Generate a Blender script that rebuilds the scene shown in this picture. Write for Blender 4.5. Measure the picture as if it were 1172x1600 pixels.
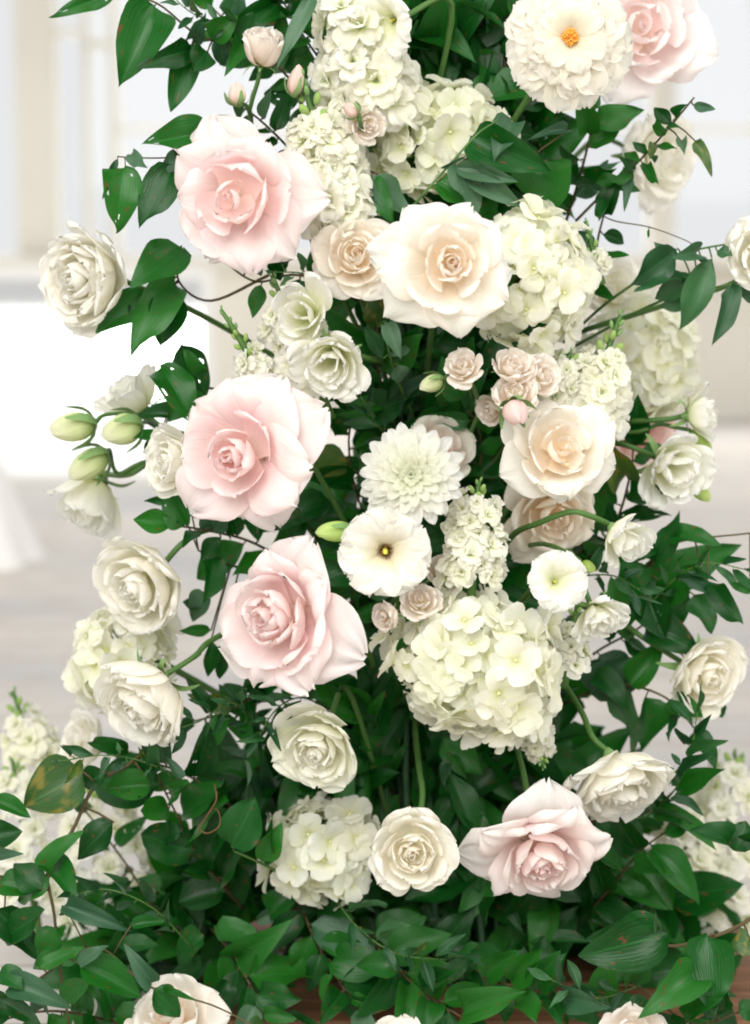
import bpy, math, random
import numpy as np
from mathutils import Vector, Matrix

# ------------------------------------------------------------------ clear
for o in list(bpy.data.objects):
    bpy.data.objects.remove(o, do_unlink=True)
scene = bpy.context.scene
COL = scene.collection

# ------------------------------------------------------------------ camera
PW, PH = 1172.0, 1600.0            # size of the photograph the layout was measured on
FPX = 3190.0                       # focal length in those pixels
CAM_H, CAM_Y = 0.583, -1.5
PITCH = math.radians(7.15)
FOCUS_Y = -0.125
cam_d = bpy.data.cameras.new('camera')
cam = bpy.data.objects.new('camera', cam_d)
COL.objects.link(cam)
scene.camera = cam
cam.location = (0, CAM_Y, CAM_H)
cam.rotation_euler = (math.radians(90) - PITCH, 0, 0)
cam_d.sensor_fit = 'VERTICAL'
cam_d.sensor_height = 36.0
cam_d.lens = 36.0 * FPX / PH
cam_d.clip_start = 0.05
cam_d.clip_end = 500
cam_d.dof.use_dof = True
cam_d.dof.focus_distance = (FOCUS_Y - CAM_Y)
cam_d.dof.aperture_fstop = 4.8
C0 = Vector((0, CAM_Y, CAM_H))
FWD = Vector((0, math.cos(PITCH), -math.sin(PITCH)))
UP = Vector((0, math.sin(PITCH), math.cos(PITCH)))
RIGHT = Vector((1, 0, 0))

# ------------------------------------------------------------------ world, lamps, exposure
world = bpy.data.worlds.new('World')
scene.world = world
world.use_nodes = True
bg = world.node_tree.nodes['Background']
bg.inputs['Color'].default_value = (1.0, 0.985, 0.955, 1)
bg.inputs['Strength'].default_value = 0.62


def area_lamp(name, loc, target, sx, sy, power, col):
    d = bpy.data.lights.new(name, 'AREA')
    d.shape = 'RECTANGLE'
    d.size, d.size_y = sx, sy
    d.energy = power
    d.color = col
    o = bpy.data.objects.new(name, d)
    COL.objects.link(o)
    o.location = loc
    o.rotation_euler = (Vector(target) - Vector(loc)).to_track_quat('-Z', 'Y').to_euler()
    return o


area_lamp('key_light_behind_camera', (-0.75, -2.6, 2.15), (0, 0, 0.6), 2.8, 2.4, 104, (1.0, 0.975, 0.94))  # unseen soft key, added to light the petals from the front
area_lamp('fill_light_right', (2.3, -1.4, 1.8), (0, 0, 0.6), 1.4, 1.8, 32, (1.0, 0.98, 0.95))  # weaker unseen fill, added on the right side
lmp = area_lamp('daylight_over_terrace', (0, 13.2, 6.0), (0, 13.2, 0), 10, 13, 1900, (1.0, 0.985, 0.96))
lmp.data.spread = math.radians(95)

scene.view_settings.view_transform = 'Standard'
scene.view_settings.look = 'None'
scene.view_settings.exposure = 0.42
scene.view_settings.gamma = 1.0
scene.view_settings.use_curve_mapping = False
scene.render.engine = 'CYCLES'
scene.cycles.use_denoising = True
scene.cycles.max_bounces = 14
scene.cycles.diffuse_bounces = 10
scene.cycles.filter_width = 1.9
scene.cycles.transparent_max_bounces = 8
scene.cycles.sample_clamp_indirect = 6

# ------------------------------------------------------------------ layout helpers


def W(px, py, Y):
    """world point on the plane y = Y that was measured at this spot of the photograph"""
    d = FWD + RIGHT * ((px - PW / 2) / FPX) - UP * ((py - PH / 2) / FPX)
    return C0 + d * ((Y - CAM_Y) / d.y)


def mpp(p):
    return (p - C0).dot(FWD) / FPX


def tag(o, label, cat, group=None, kind=None):
    o['label'] = label
    if cat:
        o['category'] = cat
    if group:
        o['group'] = group
    if kind:
        o['kind'] = kind
    return o


def link(name, data, parent=None, mat=None, local=None, color=None):
    o = bpy.data.objects.new(name, data)
    COL.objects.link(o)
    if parent is not None:
        o.parent = parent
    if local is not None:
        o.matrix_basis = local
    if mat is not None and data is not None and len(data.materials) == 0:
        data.materials.append(mat)
    if color is not None:
        o.color = (*color, 1)
    return o


def mesh_raw(name, V, F, UVs=None, mat=None, smooth=True):
    """V (n,3), F list of tuples or int array (m,4); UVs per vertex"""
    me = bpy.data.meshes.new(name)
    V = np.asarray(V, dtype=np.float64)
    if isinstance(F, np.ndarray):
        F = F.tolist()
    me.from_pydata(V.tolist(), [], F)
    if UVs is not None:
        uvl = me.uv_layers.new(name='UVMap')
        li = np.empty(len(me.loops), dtype=np.int32)
        me.loops.foreach_get('vertex_index', li)
        uvl.data.foreach_set('uv', np.asarray(UVs, dtype=np.float32)[li].ravel())
    if smooth:
        me.polygons.foreach_set('use_smooth', [True] * len(me.polygons))
    if mat is not None:
        me.materials.append(mat)
    me.update()
    return me


def grid_faces(nv, nu, off=0):
    a = np.arange(nv * nu).reshape(nv, nu) + off
    return np.stack([a[:-1, :-1], a[:-1, 1:], a[1:, 1:], a[1:, :-1]], -1).reshape(-1, 4)


def grid_uv(nv, nu, v=None):
    u = np.linspace(0, 1, nu)
    if v is None:
        v = np.linspace(0, 1, nv)
    U, Vv = np.meshgrid(u, v)
    return np.stack([U, Vv], -1).reshape(-1, 2)


def grid_mesh(name, P, mat, v=None):
    nv, nu = P.shape[:2]
    return mesh_raw(name, P.reshape(-1, 3), grid_faces(nv, nu), grid_uv(nv, nu, v), mat)


def smooth_path(pts, n=5):
    pts = [np.array(p, dtype=float) for p in pts]
    if len(pts) < 3:
        return [pts[0] + (pts[-1] - pts[0]) * t for t in np.linspace(0, 1, n + 1)]
    q = [2 * pts[0] - pts[1]] + pts + [2 * pts[-1] - pts[-2]]
    out = []
    for i in range(1, len(q) - 2):
        for k in range(n):
            t = k / n
            a, b, c, d = q[i - 1], q[i], q[i + 1], q[i + 2]
            out.append(0.5 * ((2 * b) + (-a + c) * t + (2 * a - 5 * b + 4 * c - d) * t * t + (-a + 3 * b - 3 * c + d) * t ** 3))
    out.append(pts[-1])
    return out


def tube(path, r0, r1=None, sides=6, seed=0):
    """V, F of a tapered tube along the path"""
    r1 = r0 if r1 is None else r1
    P = [np.array(p, dtype=float) for p in path]
    n = len(P)
    V, F = [], []
    ref = np.array([0.31, 0.87, 0.38])
    for i in range(n):
        t = P[min(i + 1, n - 1)] - P[max(i - 1, 0)]
        t /= (np.linalg.norm(t) + 1e-12)
        a = np.cross(t, ref)
        if np.linalg.norm(a) < 1e-3:
            a = np.cross(t, np.array([1.0, 0, 0]))
        a /= np.linalg.norm(a)
        b = np.cross(t, a)
        r = r0 + (r1 - r0) * i / max(1, n - 1)
        for k in range(sides):
            th = 2 * math.pi * k / sides
            V.append(P[i] + r * (math.cos(th) * a + math.sin(th) * b))
    for i in range(n - 1):
        for k in range(sides):
            k2 = (k + 1) % sides
            F.append((i * sides + k, i * sides + k2, (i + 1) * sides + k2, (i + 1) * sides + k))
    F.append(tuple(range(sides))[::-1])
    F.append(tuple((n - 1) * sides + k for k in range(sides)))
    return np.array(V), F


class Merge:
    def __init__(self):
        self.V, self.F, self.U, self.n = [], [], [], 0

    def add(self, V, F, U=None):
        V = np.asarray(V)
        self.V.append(V)
        self.F += [tuple(int(i) + self.n for i in f) for f in F]
        self.U.append(np.zeros((len(V), 2)) if U is None else np.asarray(U))
        self.n += len(V)

    def mesh(self, name, mat):
        return mesh_raw(name, np.concatenate(self.V), self.F, np.concatenate(self.U), mat)


# ------------------------------------------------------------------ materials
def nodes_of(name):
    m = bpy.data.materials.new(name)
    m.use_nodes = True
    nt = m.node_tree
    nt.nodes.clear()
    out = nt.nodes.new('ShaderNodeOutputMaterial')
    return m, nt, out


def ramp(nt, stops):
    n = nt.nodes.new('ShaderNodeValToRGB')
    els = n.color_ramp.elements
    while len(els) < len(stops):
        els.new(0.5)
    for e, (p, c) in zip(els, stops):
        e.position = p
        e.color = (*c, 1)
    return n


def mixc(nt, a, b, fac, mode='MIX'):
    n = nt.nodes.new('ShaderNodeMix')
    n.data_type = 'RGBA'
    n.blend_type = mode
    for sock, val in ((n.inputs[6], a), (n.inputs[7], b), (n.inputs[0], fac)):
        if hasattr(val, 'links') or isinstance(val, bpy.types.NodeSocket):
            nt.links.new(val, sock)
        elif isinstance(val, (int, float)):
            sock.default_value = val
        else:
            sock.default_value = (*val, 1)
    return n.outputs[2]


def petal_mat(name, stops, transl=0.3, rough=0.55, vein=0.6, speck=None):
    m, nt, out = nodes_of(name)
    uv = nt.nodes.new('ShaderNodeUVMap')
    sep = nt.nodes.new('ShaderNodeSeparateXYZ')
    nt.links.new(uv.outputs[0], sep.inputs[0])
    r = ramp(nt, stops)
    nt.links.new(sep.outputs[1], r.inputs[0])
    info = nt.nodes.new('ShaderNodeObjectInfo')
    col = mixc(nt, r.outputs[0], info.outputs['Color'], 1.0, 'MULTIPLY')
    # soft mottling of the petal itself
    tc = nt.nodes.new('ShaderNodeTexCoord')
    nz = nt.nodes.new('ShaderNodeTexNoise')
    nz.inputs['Scale'].default_value = 3.0
    nt.links.new(tc.outputs['Object'], nz.inputs['Vector'])
    mr = nt.nodes.new('ShaderNodeMapRange')
    mr.inputs['From Min'].default_value = 0.3
    mr.inputs['From Max'].default_value = 0.7
    mr.inputs['To Min'].default_value = 0.955
    mr.inputs['To Max'].default_value = 1.0
    nt.links.new(nz.outputs['Fac'], mr.inputs['Value'])
    comb = nt.nodes.new('ShaderNodeCombineXYZ')
    nt.links.new(mr.outputs[0], comb.inputs[0])
    nt.links.new(mr.outputs[0], comb.inputs[1])
    pw = nt.nodes.new('ShaderNodeMath')
    pw.operation = 'POWER'
    nt.links.new(mr.outputs[0], pw.inputs[0])
    pw.inputs[1].default_value = 1.9
    nt.links.new(pw.outputs[0], comb.inputs[2])
    col = mixc(nt, col, comb.outputs[0], 1.0, 'MULTIPLY')
    # veins: noise stretched along the petal
    mp = nt.nodes.new('ShaderNodeMapping')
    mp.inputs['Scale'].default_value = (34, 2.2, 1)
    nt.links.new(uv.outputs[0], mp.inputs[0])
    vn = nt.nodes.new('ShaderNodeTexNoise')
    vn.inputs['Scale'].default_value = 1.0
    vn.inputs['Detail'].default_value = 1.0
    nt.links.new(mp.outputs[0], vn.inputs['Vector'])
    bump = nt.nodes.new('ShaderNodeBump')
    bump.inputs['Strength'].default_value = vein
    bump.inputs['Distance'].default_value = 0.0012
    nt.links.new(vn.outputs['Fac'], bump.inputs['Height'])
    p = nt.nodes.new('ShaderNodeBsdfPrincipled')
    p.inputs['Roughness'].default_value = rough
    p.inputs['Specular IOR Level'].default_value = 0.18
    nt.links.new(col, p.inputs['Base Color'])
    nt.links.new(bump.outputs[0], p.inputs['Normal'])
    t = nt.nodes.new('ShaderNodeBsdfTranslucent')
    nt.links.new(col, t.inputs['Color'])
    mx = nt.nodes.new('ShaderNodeMixShader')
    mx.inputs[0].default_value = transl
    nt.links.new(p.outputs[0], mx.inputs[1])
    nt.links.new(t.outputs[0], mx.inputs[2])
    nt.links.new(mx.outputs[0], out.inputs[0])
    return m


def leaf_mat(name, c_dark, c_mid, c_light, back, transl=0.22, rough=0.34, spots=True, coat=0.5, patch=None):
    m, nt, out = nodes_of(name)
    uv = nt.nodes.new('ShaderNodeUVMap')
    sep = nt.nodes.new('ShaderNodeSeparateXYZ')
    nt.links.new(uv.outputs[0], sep.inputs[0])
    info = nt.nodes.new('ShaderNodeObjectInfo')
    geo = nt.nodes.new('ShaderNodeNewGeometry')
    r = ramp(nt, [(0.0, c_dark), (0.45, c_mid), (0.8, c_light), (1.0, tuple(0.5 * (a + b) for a, b in zip(c_light, back)))])
    # per leaf value: object random + island random
    add = nt.nodes.new('ShaderNodeMath')
    add.operation = 'ADD'
    nt.links.new(info.outputs['Random'], add.inputs[0])
    nt.links.new(geo.outputs['Random Per Island'], add.inputs[1])
    fr = nt.nodes.new('ShaderNodeMath')
    fr.operation = 'FRACT'
    nt.links.new(add.outputs[0], fr.inputs[0])
    nt.links.new(fr.outputs[0], r.inputs[0])
    tc = nt.nodes.new('ShaderNodeTexCoord')
    # midrib and parallel veins
    ab = nt.nodes.new('ShaderNodeMath')
    ab.operation = 'SUBTRACT'
    nt.links.new(sep.outputs[0], ab.inputs[0])
    ab.inputs[1].default_value = 0.5
    ab2 = nt.nodes.new('ShaderNodeMath')
    ab2.operation = 'ABSOLUTE'
    nt.links.new(ab.outputs[0], ab2.inputs[0])
    rib = nt.nodes.new('ShaderNodeMapRange')
    rib.inputs['From Min'].default_value = 0.005
    rib.inputs['From Max'].default_value = 0.03
    rib.inputs['To Min'].default_value = 0.55
    rib.inputs['To Max'].default_value = 0.0
    nt.links.new(ab2.outputs[0], rib.inputs['Value'])
    col = mixc(nt, r.outputs[0], tuple(min(1, x * 1.9 + 0.01) for x in c_mid), rib.outputs[0])
    mp = nt.nodes.new('ShaderNodeMapping')
    mp.inputs['Scale'].default_value = (26, 1.6, 1)
    nt.links.new(uv.outputs[0], mp.inputs[0])
    vn = nt.nodes.new('ShaderNodeTexNoise')
    vn.inputs['Scale'].default_value = 1.0
    vn.inputs['Detail'].default_value = 2.0
    nt.links.new(mp.outputs[0], vn.inputs['Vector'])
    mr = nt.nodes.new('ShaderNodeMapRange')
    mr.inputs['From Min'].default_value = 0.3
    mr.inputs['From Max'].default_value = 0.7
    mr.inputs['To Min'].default_value = 0.0
    mr.inputs['To Max'].default_value = 0.4
    nt.links.new(vn.outputs['Fac'], mr.inputs['Value'])
    col = mixc(nt, col, c_light, mr.outputs[0])
    if patch:
        pn = nt.nodes.new('ShaderNodeTexNoise')
        pn.inputs['Scale'].default_value = 2.6
        pn.inputs['Detail'].default_value = 3.0
        nt.links.new(uv.outputs[0], pn.inputs['Vector'])
        pm = nt.nodes.new('ShaderNodeMapRange')
        pm.inputs['From Min'].default_value = 0.50
        pm.inputs['From Max'].default_value = 0.62
        nt.links.new(pn.outputs['Fac'], pm.inputs['Value'])
        col = mixc(nt, col, patch, pm.outputs[0])
    if spots:
        sv = nt.nodes.new('ShaderNodeTexNoise')
        sv.noise_dimensions = '4D'
        sv.inputs['Scale'].default_value = 7.0
        sv.inputs['Detail'].default_value = 2.0
        wv = nt.nodes.new('ShaderNodeMath')
        wv.operation = 'MULTIPLY'
        nt.links.new(fr.outputs[0], wv.inputs[0])
        wv.inputs[1].default_value = 37.0
        nt.links.new(wv.outputs[0], sv.inputs['W'])
        nt.links.new(uv.outputs[0], sv.inputs['Vector'])
        ms = nt.nodes.new('ShaderNodeMapRange')
        ms.inputs['From Min'].default_value = 0.655
        ms.inputs['From Max'].default_value = 0.70
        nt.links.new(sv.outputs['Fac'], ms.inputs['Value'])
        col = mixc(nt, col, (0.13, 0.055, 0.02), ms.outputs[0])
    # paler underside
    col = mixc(nt, col, back, geo.outputs['Backfacing'])
    bump = nt.nodes.new('ShaderNodeBump')
    bump.inputs['Strength'].default_value = 0.35
    bump.inputs['Distance'].default_value = 0.0015
    nt.links.new(vn.outputs['Fac'], bump.inputs['Height'])
    p = nt.nodes.new('ShaderNodeBsdfPrincipled')
    p.inputs['Roughness'].default_value = rough
    p.inputs['Specular IOR Level'].default_value = coat
    nt.links.new(col, p.inputs['Base Color'])
    nt.links.new(bump.outputs[0], p.inputs['Normal'])
    t = nt.nodes.new('ShaderNodeBsdfTranslucent')
    tcol = mixc(nt, col, (0.75, 1.0, 0.35), 1.0, 'MULTIPLY')
    gain = nt.nodes.new('ShaderNodeMix')
    nt.links.new(tcol, t.inputs['Color'])
    mx = nt.nodes.new('ShaderNodeMixShader')
    mx.inputs[0].default_value = transl
    nt.links.new(p.outputs[0], mx.inputs[1])
    nt.links.new(t.outputs[0], mx.inputs[2])
    nt.links.new(mx.outputs[0], out.inputs[0])
    return m


def plain_mat(name, c1, c2, scale=40, rough=0.6, spec=0.3, stretch=(1, 1, 1), bump=0.0):
    m, nt, out = nodes_of(name)
    tc = nt.nodes.new('ShaderNodeTexCoord')
    mp = nt.nodes.new('ShaderNodeMapping')
    mp.inputs['Scale'].default_value = stretch
    nt.links.new(tc.outputs['Object'], mp.inputs[0])
    nz = nt.nodes.new('ShaderNodeTexNoise')
    nz.inputs['Scale'].default_value = scale
    nz.inputs['Detail'].default_value = 4
    nt.links.new(mp.outputs[0], nz.inputs['Vector'])
    r = ramp(nt, [(0.3, c1), (0.7, c2)])
    nt.links.new(nz.outputs['Fac'], r.inputs[0])
    p = nt.nodes.new('ShaderNodeBsdfPrincipled')
    p.inputs['Roughness'].default_value = rough
    p.inputs['Specular IOR Level'].default_value = spec
    nt.links.new(r.outputs[0], p.inputs['Base Color'])
    if bump:
        b = nt.nodes.new('ShaderNodeBump')
        b.inputs['Strength'].default_value = bump
        b.inputs['Distance'].default_value = 0.002
        nt.links.new(nz.outputs['Fac'], b.inputs['Height'])
        nt.links.new(b.outputs[0], p.inputs['Normal'])
    nt.links.new(p.outputs[0], out.inputs[0])
    return m


def glass_mat():
    m, nt, out = nodes_of('window_glass')
    t = nt.nodes.new('ShaderNodeBsdfTransparent')
    t.inputs['Color'].default_value = (0.95, 0.965, 0.98, 1)
    g = nt.nodes.new('ShaderNodeBsdfGlossy')
    g.inputs['Roughness'].default_value = 0.05
    mx = nt.nodes.new('ShaderNodeMixShader')
    mx.inputs[0].default_value = 0.012
    nt.links.new(t.outputs[0], mx.inputs[1])
    nt.links.new(g.outputs[0], mx.inputs[2])
    nt.links.new(mx.outputs[0], out.inputs[0])
    return m


M = {}
M['white'] = petal_mat('petal_white', [(0.0, (0.90, 0.89, 0.72)), (0.25, (0.93, 0.91, 0.83)), (0.75, (0.938, 0.923, 0.873)), (1.0, (0.942, 0.932, 0.90))], transl=0.50)
M['cream'] = petal_mat('petal_cream', [(0.0, (0.930, 0.780, 0.600)), (0.3, (0.940, 0.883, 0.813)), (0.8, (0.945, 0.913, 0.873)), (1.0, (0.945, 0.923, 0.893))], transl=0.50)
M['pink'] = petal_mat('petal_pink', [(0.0, (0.935, 0.79, 0.72)), (0.22, (0.94, 0.785, 0.78)), (0.7, (0.945, 0.85, 0.845)), (1.0, (0.945, 0.875, 0.87))], transl=0.50)
M['blush'] = petal_mat('petal_blush', [(0.0, (0.880, 0.800, 0.580)), (0.3, (0.930, 0.838, 0.768)), (0.8, (0.935, 0.883, 0.838)), (1.0, (0.940, 0.903, 0.868))], transl=0.50)
M['lisi'] = petal_mat('petal_lisianthus', [(0.0, (0.740, 0.800, 0.400)), (0.3, (0.890, 0.890, 0.728)), (0.6, (0.930, 0.928, 0.868)), (1.0, (0.940, 0.938, 0.918))], transl=0.50)
M['lisi_open'] = petal_mat('petal_open_lisianthus', [(0.0, (0.100, 0.045, 0.020)), (0.08, (0.300, 0.170, 0.060)), (0.17, (0.860, 0.800, 0.580)), (0.45, (0.930, 0.913, 0.848)), (1.0, (0.940, 0.928, 0.898))], transl=0.50)
M['hydra'] = petal_mat('sepal_hydrangea', [(0.0, (0.840, 0.840, 0.480)), (0.18, (0.920, 0.908, 0.768)), (0.5, (0.940, 0.928, 0.868)), (1.0, (0.945, 0.938, 0.908))], vein=0.6, transl=0.50)
M['hydra_green'] = petal_mat('sepal_hydrangea_green', [(0.0, (0.740, 0.770, 0.420)), (0.25, (0.890, 0.888, 0.728)), (0.65, (0.920, 0.913, 0.828)), (1.0, (0.930, 0.923, 0.868))], vein=0.6, transl=0.50)
M['stock'] = petal_mat('petal_stock', [(0.0, (0.400, 0.560, 0.180)), (0.14, (0.800, 0.850, 0.550)), (0.35, (0.925, 0.918, 0.828)), (1.0, (0.940, 0.938, 0.908))], vein=0.5, transl=0.50)
M['dahlia'] = petal_mat('petal_dahlia', [(0.0, (0.780, 0.800, 0.340)), (0.2, (0.910, 0.908, 0.708)), (0.5, (0.935, 0.928, 0.858)), (1.0, (0.940, 0.938, 0.898))], vein=0.8, transl=0.50)
M['dahlia_cream'] = petal_mat('petal_dahlia_cream', [(0.0, (0.880, 0.740, 0.360)), (0.22, (0.930, 0.888, 0.748)), (0.7, (0.935, 0.908, 0.838)), (1.0, (0.940, 0.918, 0.858))], vein=0.8, transl=0.50)
M['bud'] = petal_mat('petal_bud_green', [(0.0, (0.42, 0.58, 0.20)), (0.35, (0.74, 0.80, 0.46)), (0.8, (0.88, 0.89, 0.68)), (1.0, (0.89, 0.89, 0.74))], transl=0.50)
M['orange'] = plain_mat('stamen_orange', (0.72, 0.25, 0.03), (0.85, 0.45, 0.08), 300, 0.7)
M['yellow'] = plain_mat('pistil_yellow_green', (0.45, 0.48, 0.05), (0.70, 0.62, 0.10), 300, 0.6)
M['brown_stamen'] = plain_mat('stamen_brown', (0.10, 0.05, 0.015), (0.30, 0.18, 0.04), 300, 0.7)
M['eye'] = plain_mat('floret_eye', (0.55, 0.62, 0.25), (0.75, 0.75, 0.45), 200, 0.6)
M['stem'] = plain_mat('stem_green', (0.030, 0.095, 0.018), (0.085, 0.17, 0.04), 60, 0.5, 0.3)
M['stem_dark'] = plain_mat('stem_dark_green', (0.02, 0.07, 0.03), (0.05, 0.12, 0.05), 60, 0.5, 0.3)
M['twig'] = plain_mat('twig_brown', (0.060, 0.038, 0.020), (0.10, 0.085, 0.035), 80, 0.7, 0.2)
M['sepal'] = plain_mat('sepal_green', (0.10, 0.22, 0.06), (0.22, 0.33, 0.13), 60, 0.55, 0.25)
M['leaf'] = leaf_mat('leaf_smilax', (0.0018, 0.032, 0.006), (0.003, 0.070, 0.009), (0.018, 0.140, 0.012), (0.025, 0.118, 0.030), transl=0.32, rough=0.29, coat=0.34)
M['leaf_pale'] = leaf_mat('leaf_pale', (0.012, 0.065, 0.026), (0.022, 0.09, 0.036), (0.06, 0.14, 0.07), (0.08, 0.16, 0.09), rough=0.45, spots=False)
M['leaf_old'] = leaf_mat('leaf_yellowing', (0.012, 0.07, 0.010), (0.025, 0.085, 0.012), (0.06, 0.13, 0.018), (0.05, 0.11, 0.035), rough=0.4, patch=(0.17, 0.15, 0.02))
M['leaf_olive'] = leaf_mat('leaf_ruscus', (0.005, 0.046, 0.013), (0.009, 0.070, 0.018), (0.025, 0.11, 0.030), (0.045, 0.13, 0.05), rough=0.40, spots=False)
M['glass'] = glass_mat()
M['frame'] = plain_mat('painted_frame', (0.66, 0.63, 0.56), (0.70, 0.67, 0.60), 3, 0.5, 0.3)
M['frame_white'] = plain_mat('white_painted_rail', (0.80, 0.79, 0.76), (0.84, 0.83, 0.80), 3, 0.5, 0.3)
M['wall'] = plain_mat('plaster_wall', (0.72, 0.69, 0.61), (0.77, 0.74, 0.66), 2, 0.8, 0.2)

# ------------------------------------------------------------------ setting: floor, wall, windows
YW = 5.8


def box(V, F, x0, x1, y0, y1, z0, z1):
    n = len(V)
    V += [(x0, y0, z0), (x1, y0, z0), (x1, y1, z0), (x0, y1, z0), (x0, y0, z1), (x1, y0, z1), (x1, y1, z1), (x0, y1, z1)]
    F += [tuple(n + i for i in f) for f in ((0, 3, 2, 1), (4, 5, 6, 7), (0, 1, 5, 4), (1, 2, 6, 5), (2, 3, 7, 6), (3, 0, 4, 7))]


def box_obj(name, x0, x1, y0, y1, z0, z1, mat, parent=None, bevel=0.008):
    V, F = [], []
    box(V, F, x0, x1, y0, y1, z0, z1)
    o = link(name, mesh_raw(name, V, F, None, mat, smooth=False), parent)
    if bevel:
        b = o.modifiers.new('bevel', 'BEVEL')
        b.width = bevel
        b.segments = 2
    return o


def floor_material():
    m, nt, out = nodes_of('worn_floor_sky_reflection')
    tc = nt.nodes.new('ShaderNodeTexCoord')
    mp = nt.nodes.new('ShaderNodeMapping')
    mp.inputs['Scale'].default_value = (1.0, 2.2, 1)
    nt.links.new(tc.outputs['Object'], mp.inputs[0])
    n1 = nt.nodes.new('ShaderNodeTexNoise')
    n1.inputs['Scale'].default_value = 1.1
    n1.inputs['Detail'].default_value = 3
    nt.links.new(mp.outputs[0], n1.inputs['Vector'])
    r = ramp(nt, [(0.34, (0.40, 0.44, 0.50)), (0.46, (0.57, 0.565, 0.55)), (0.60, (0.68, 0.645, 0.59))])  # blue-grey patches are sky reflections painted into the base colour
    nt.links.new(n1.outputs['Fac'], r.inputs[0])
    n2 = nt.nodes.new('ShaderNodeTexNoise')
    n2.inputs['Scale'].default_value = 14
    n2.inputs['Detail'].default_value = 6
    nt.links.new(tc.outputs['Object'], n2.inputs['Vector'])
    col = mixc(nt, r.outputs[0], (0.42, 0.36, 0.31), n2.outputs['Fac'])
    br = nt.nodes.new('ShaderNodeTexBrick')
    br.inputs['Scale'].default_value = 1.0
    br.inputs['Mortar Size'].default_value = 0.003
    br.inputs['Brick Width'].default_value = 1.4
    br.inputs['Row Height'].default_value = 0.13
    br.inputs['Color1'].default_value = (1, 1, 1, 1)
    br.inputs['Color2'].default_value = (0.95, 0.95, 0.95, 1)
    br.inputs['Mortar'].default_value = (0.6, 0.58, 0.56, 1)
    nt.links.new(tc.outputs['Object'], br.inputs['Vector'])
    col = mixc(nt, col, br.outputs['Color'], 1.0, 'MULTIPLY')
    p = nt.nodes.new('ShaderNodeBsdfPrincipled')
    p.inputs['Roughness'].default_value = 0.42
    p.inputs['Specular IOR Level'].default_value = 0.5
    nt.links.new(col, p.inputs['Base Color'])
    b = nt.nodes.new('ShaderNodeBump')
    b.inputs['Strength'].default_value = 0.3
    b.inputs['Distance'].default_value = 0.003
    nt.links.new(n2.outputs['Fac'], b.inputs['Height'])
    nt.links.new(b.outputs[0], p.inputs['Normal'])
    nt.links.new(p.outputs[0], out.inputs[0])
    return m


floor = link('floor', mesh_raw('floor', [(-9, -6, 0), (9, -6, 0), (9, YW + 0.2, 0), (-9, YW + 0.2, 0)], [(0, 1, 2, 3)], None, floor_material(), False))
tag(floor, 'worn warm grey wooden floor with painted sky reflections around the arrangement', None, kind='structure')


def wx(px):
    return W(px, 700, YW).x


def wz(py):
    return W(600, py, YW).z


# low wall under the right window, door bay at the left
V, F = [], []
box(V, F, wx(330), wx(1172) + 3.0, YW, YW + 0.18, 0.0, wz(396))
wall = link('wall_under_windows', mesh_raw('wall', V, F, None, M['wall'], False))
tag(wall, 'plain beige wall below the bright windows', None, kind='structure')

win = bpy.data.objects.new('window', None)
COL.objects.link(win)
win.location = (wx(600), YW, wz(396))
tag(win, 'tall bright window with pale painted frame behind the flowers', 'window')
winv = win.matrix_basis.copy()
winv = Matrix.Translation(win.location).inverted()


def win_part(name, x0, x1, z0, z1, y0=YW - 0.03, y1=YW + 0.10, mat=None, parent=None):
    par = parent or win
    o = box_obj(name, x0, x1, y0, y1, z0, z1, mat or M['frame'], None, 0.01 if mat is None else 0)
    o.parent = par
    o.matrix_parent_inverse = Matrix.Translation(win.location).inverted()
    return o


ZT = wz(-220)
win_part('sill', wx(-400), wx(1172) + 1.5, wz(408) - 0.03, wz(398), YW - 0.10, YW + 0.14)
win_part('frame_post', wx(36), wx(97), wz(398), ZT)
win_part('frame_post', wx(140), wx(147), wz(398), ZT)
win_part('frame_post', wx(180), wx(192), wz(398), ZT)
win_part('frame_post', wx(1008), wx(1046), wz(398), ZT)
win_part('frame_rail', wx(97), wx(140), wz(56), wz(44), YW - 0.02, YW + 0.06)
win_part('frame_rail', wx(147), wx(180), wz(76), wz(62), YW - 0.02, YW + 0.06)
win_part('glazing_bar', wx(192), wx(1008), wz(206), wz(196), YW + 0.0, YW + 0.04)
win_part('glazing_bar', wx(1046), wx(1172) + 1.5, wz(206), wz(196), YW + 0.0, YW + 0.04)
for a, b in ((-400, 36), (97, 140), (147, 180), (192, 1008), (1046, 1700)):
    win_part('pane', wx(a), wx(b), wz(397), ZT, YW + 0.02, YW + 0.026, M['glass'])

# sky, then the added glazed screen left of the wall
def sky_backdrop():
    m, nt, out = nodes_of('bright_sky')
    e = nt.nodes.new('ShaderNodeEmission')
    e.inputs['Color'].default_value = (1.0, 0.99, 0.972, 1)
    e.inputs['Strength'].default_value = 0.67
    nt.links.new(e.outputs[0], out.inputs[0])
    o = link('sky', mesh_raw('sky', [(-60, 60, -1), (60, 60, -1), (60, 60, 40), (-60, 60, 40)], [(0, 3, 2, 1)], None, m, False))
    tag(o, 'white hazy sky outside the windows', None, kind='structure')


sky_backdrop()
YD = 3.75


def dx(px):
    return W(px, 700, YD).x


def dz(py):
    return W(300, py, YD).z


door = bpy.data.objects.new('added_glazed_screen', None)  # added screen; its glass supplies the sunlit white area low at left
COL.objects.link(door)
door.location = (dx(100), YD, 0)
tag(door, 'added low glazed screen with pale rails, giving the bright white area at left', 'screen')


def door_part(name, x0, x1, z0, z1, y0=YD - 0.02, y1=YD + 0.03, mat=None):
    o = box_obj(name, x0, x1, y0, y1, z0, z1, mat or M['frame_white'], None, 0.006 if mat is None else 0)
    o.parent = door
    o.matrix_parent_inverse = Matrix.Translation(door.location).inverted()


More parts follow.
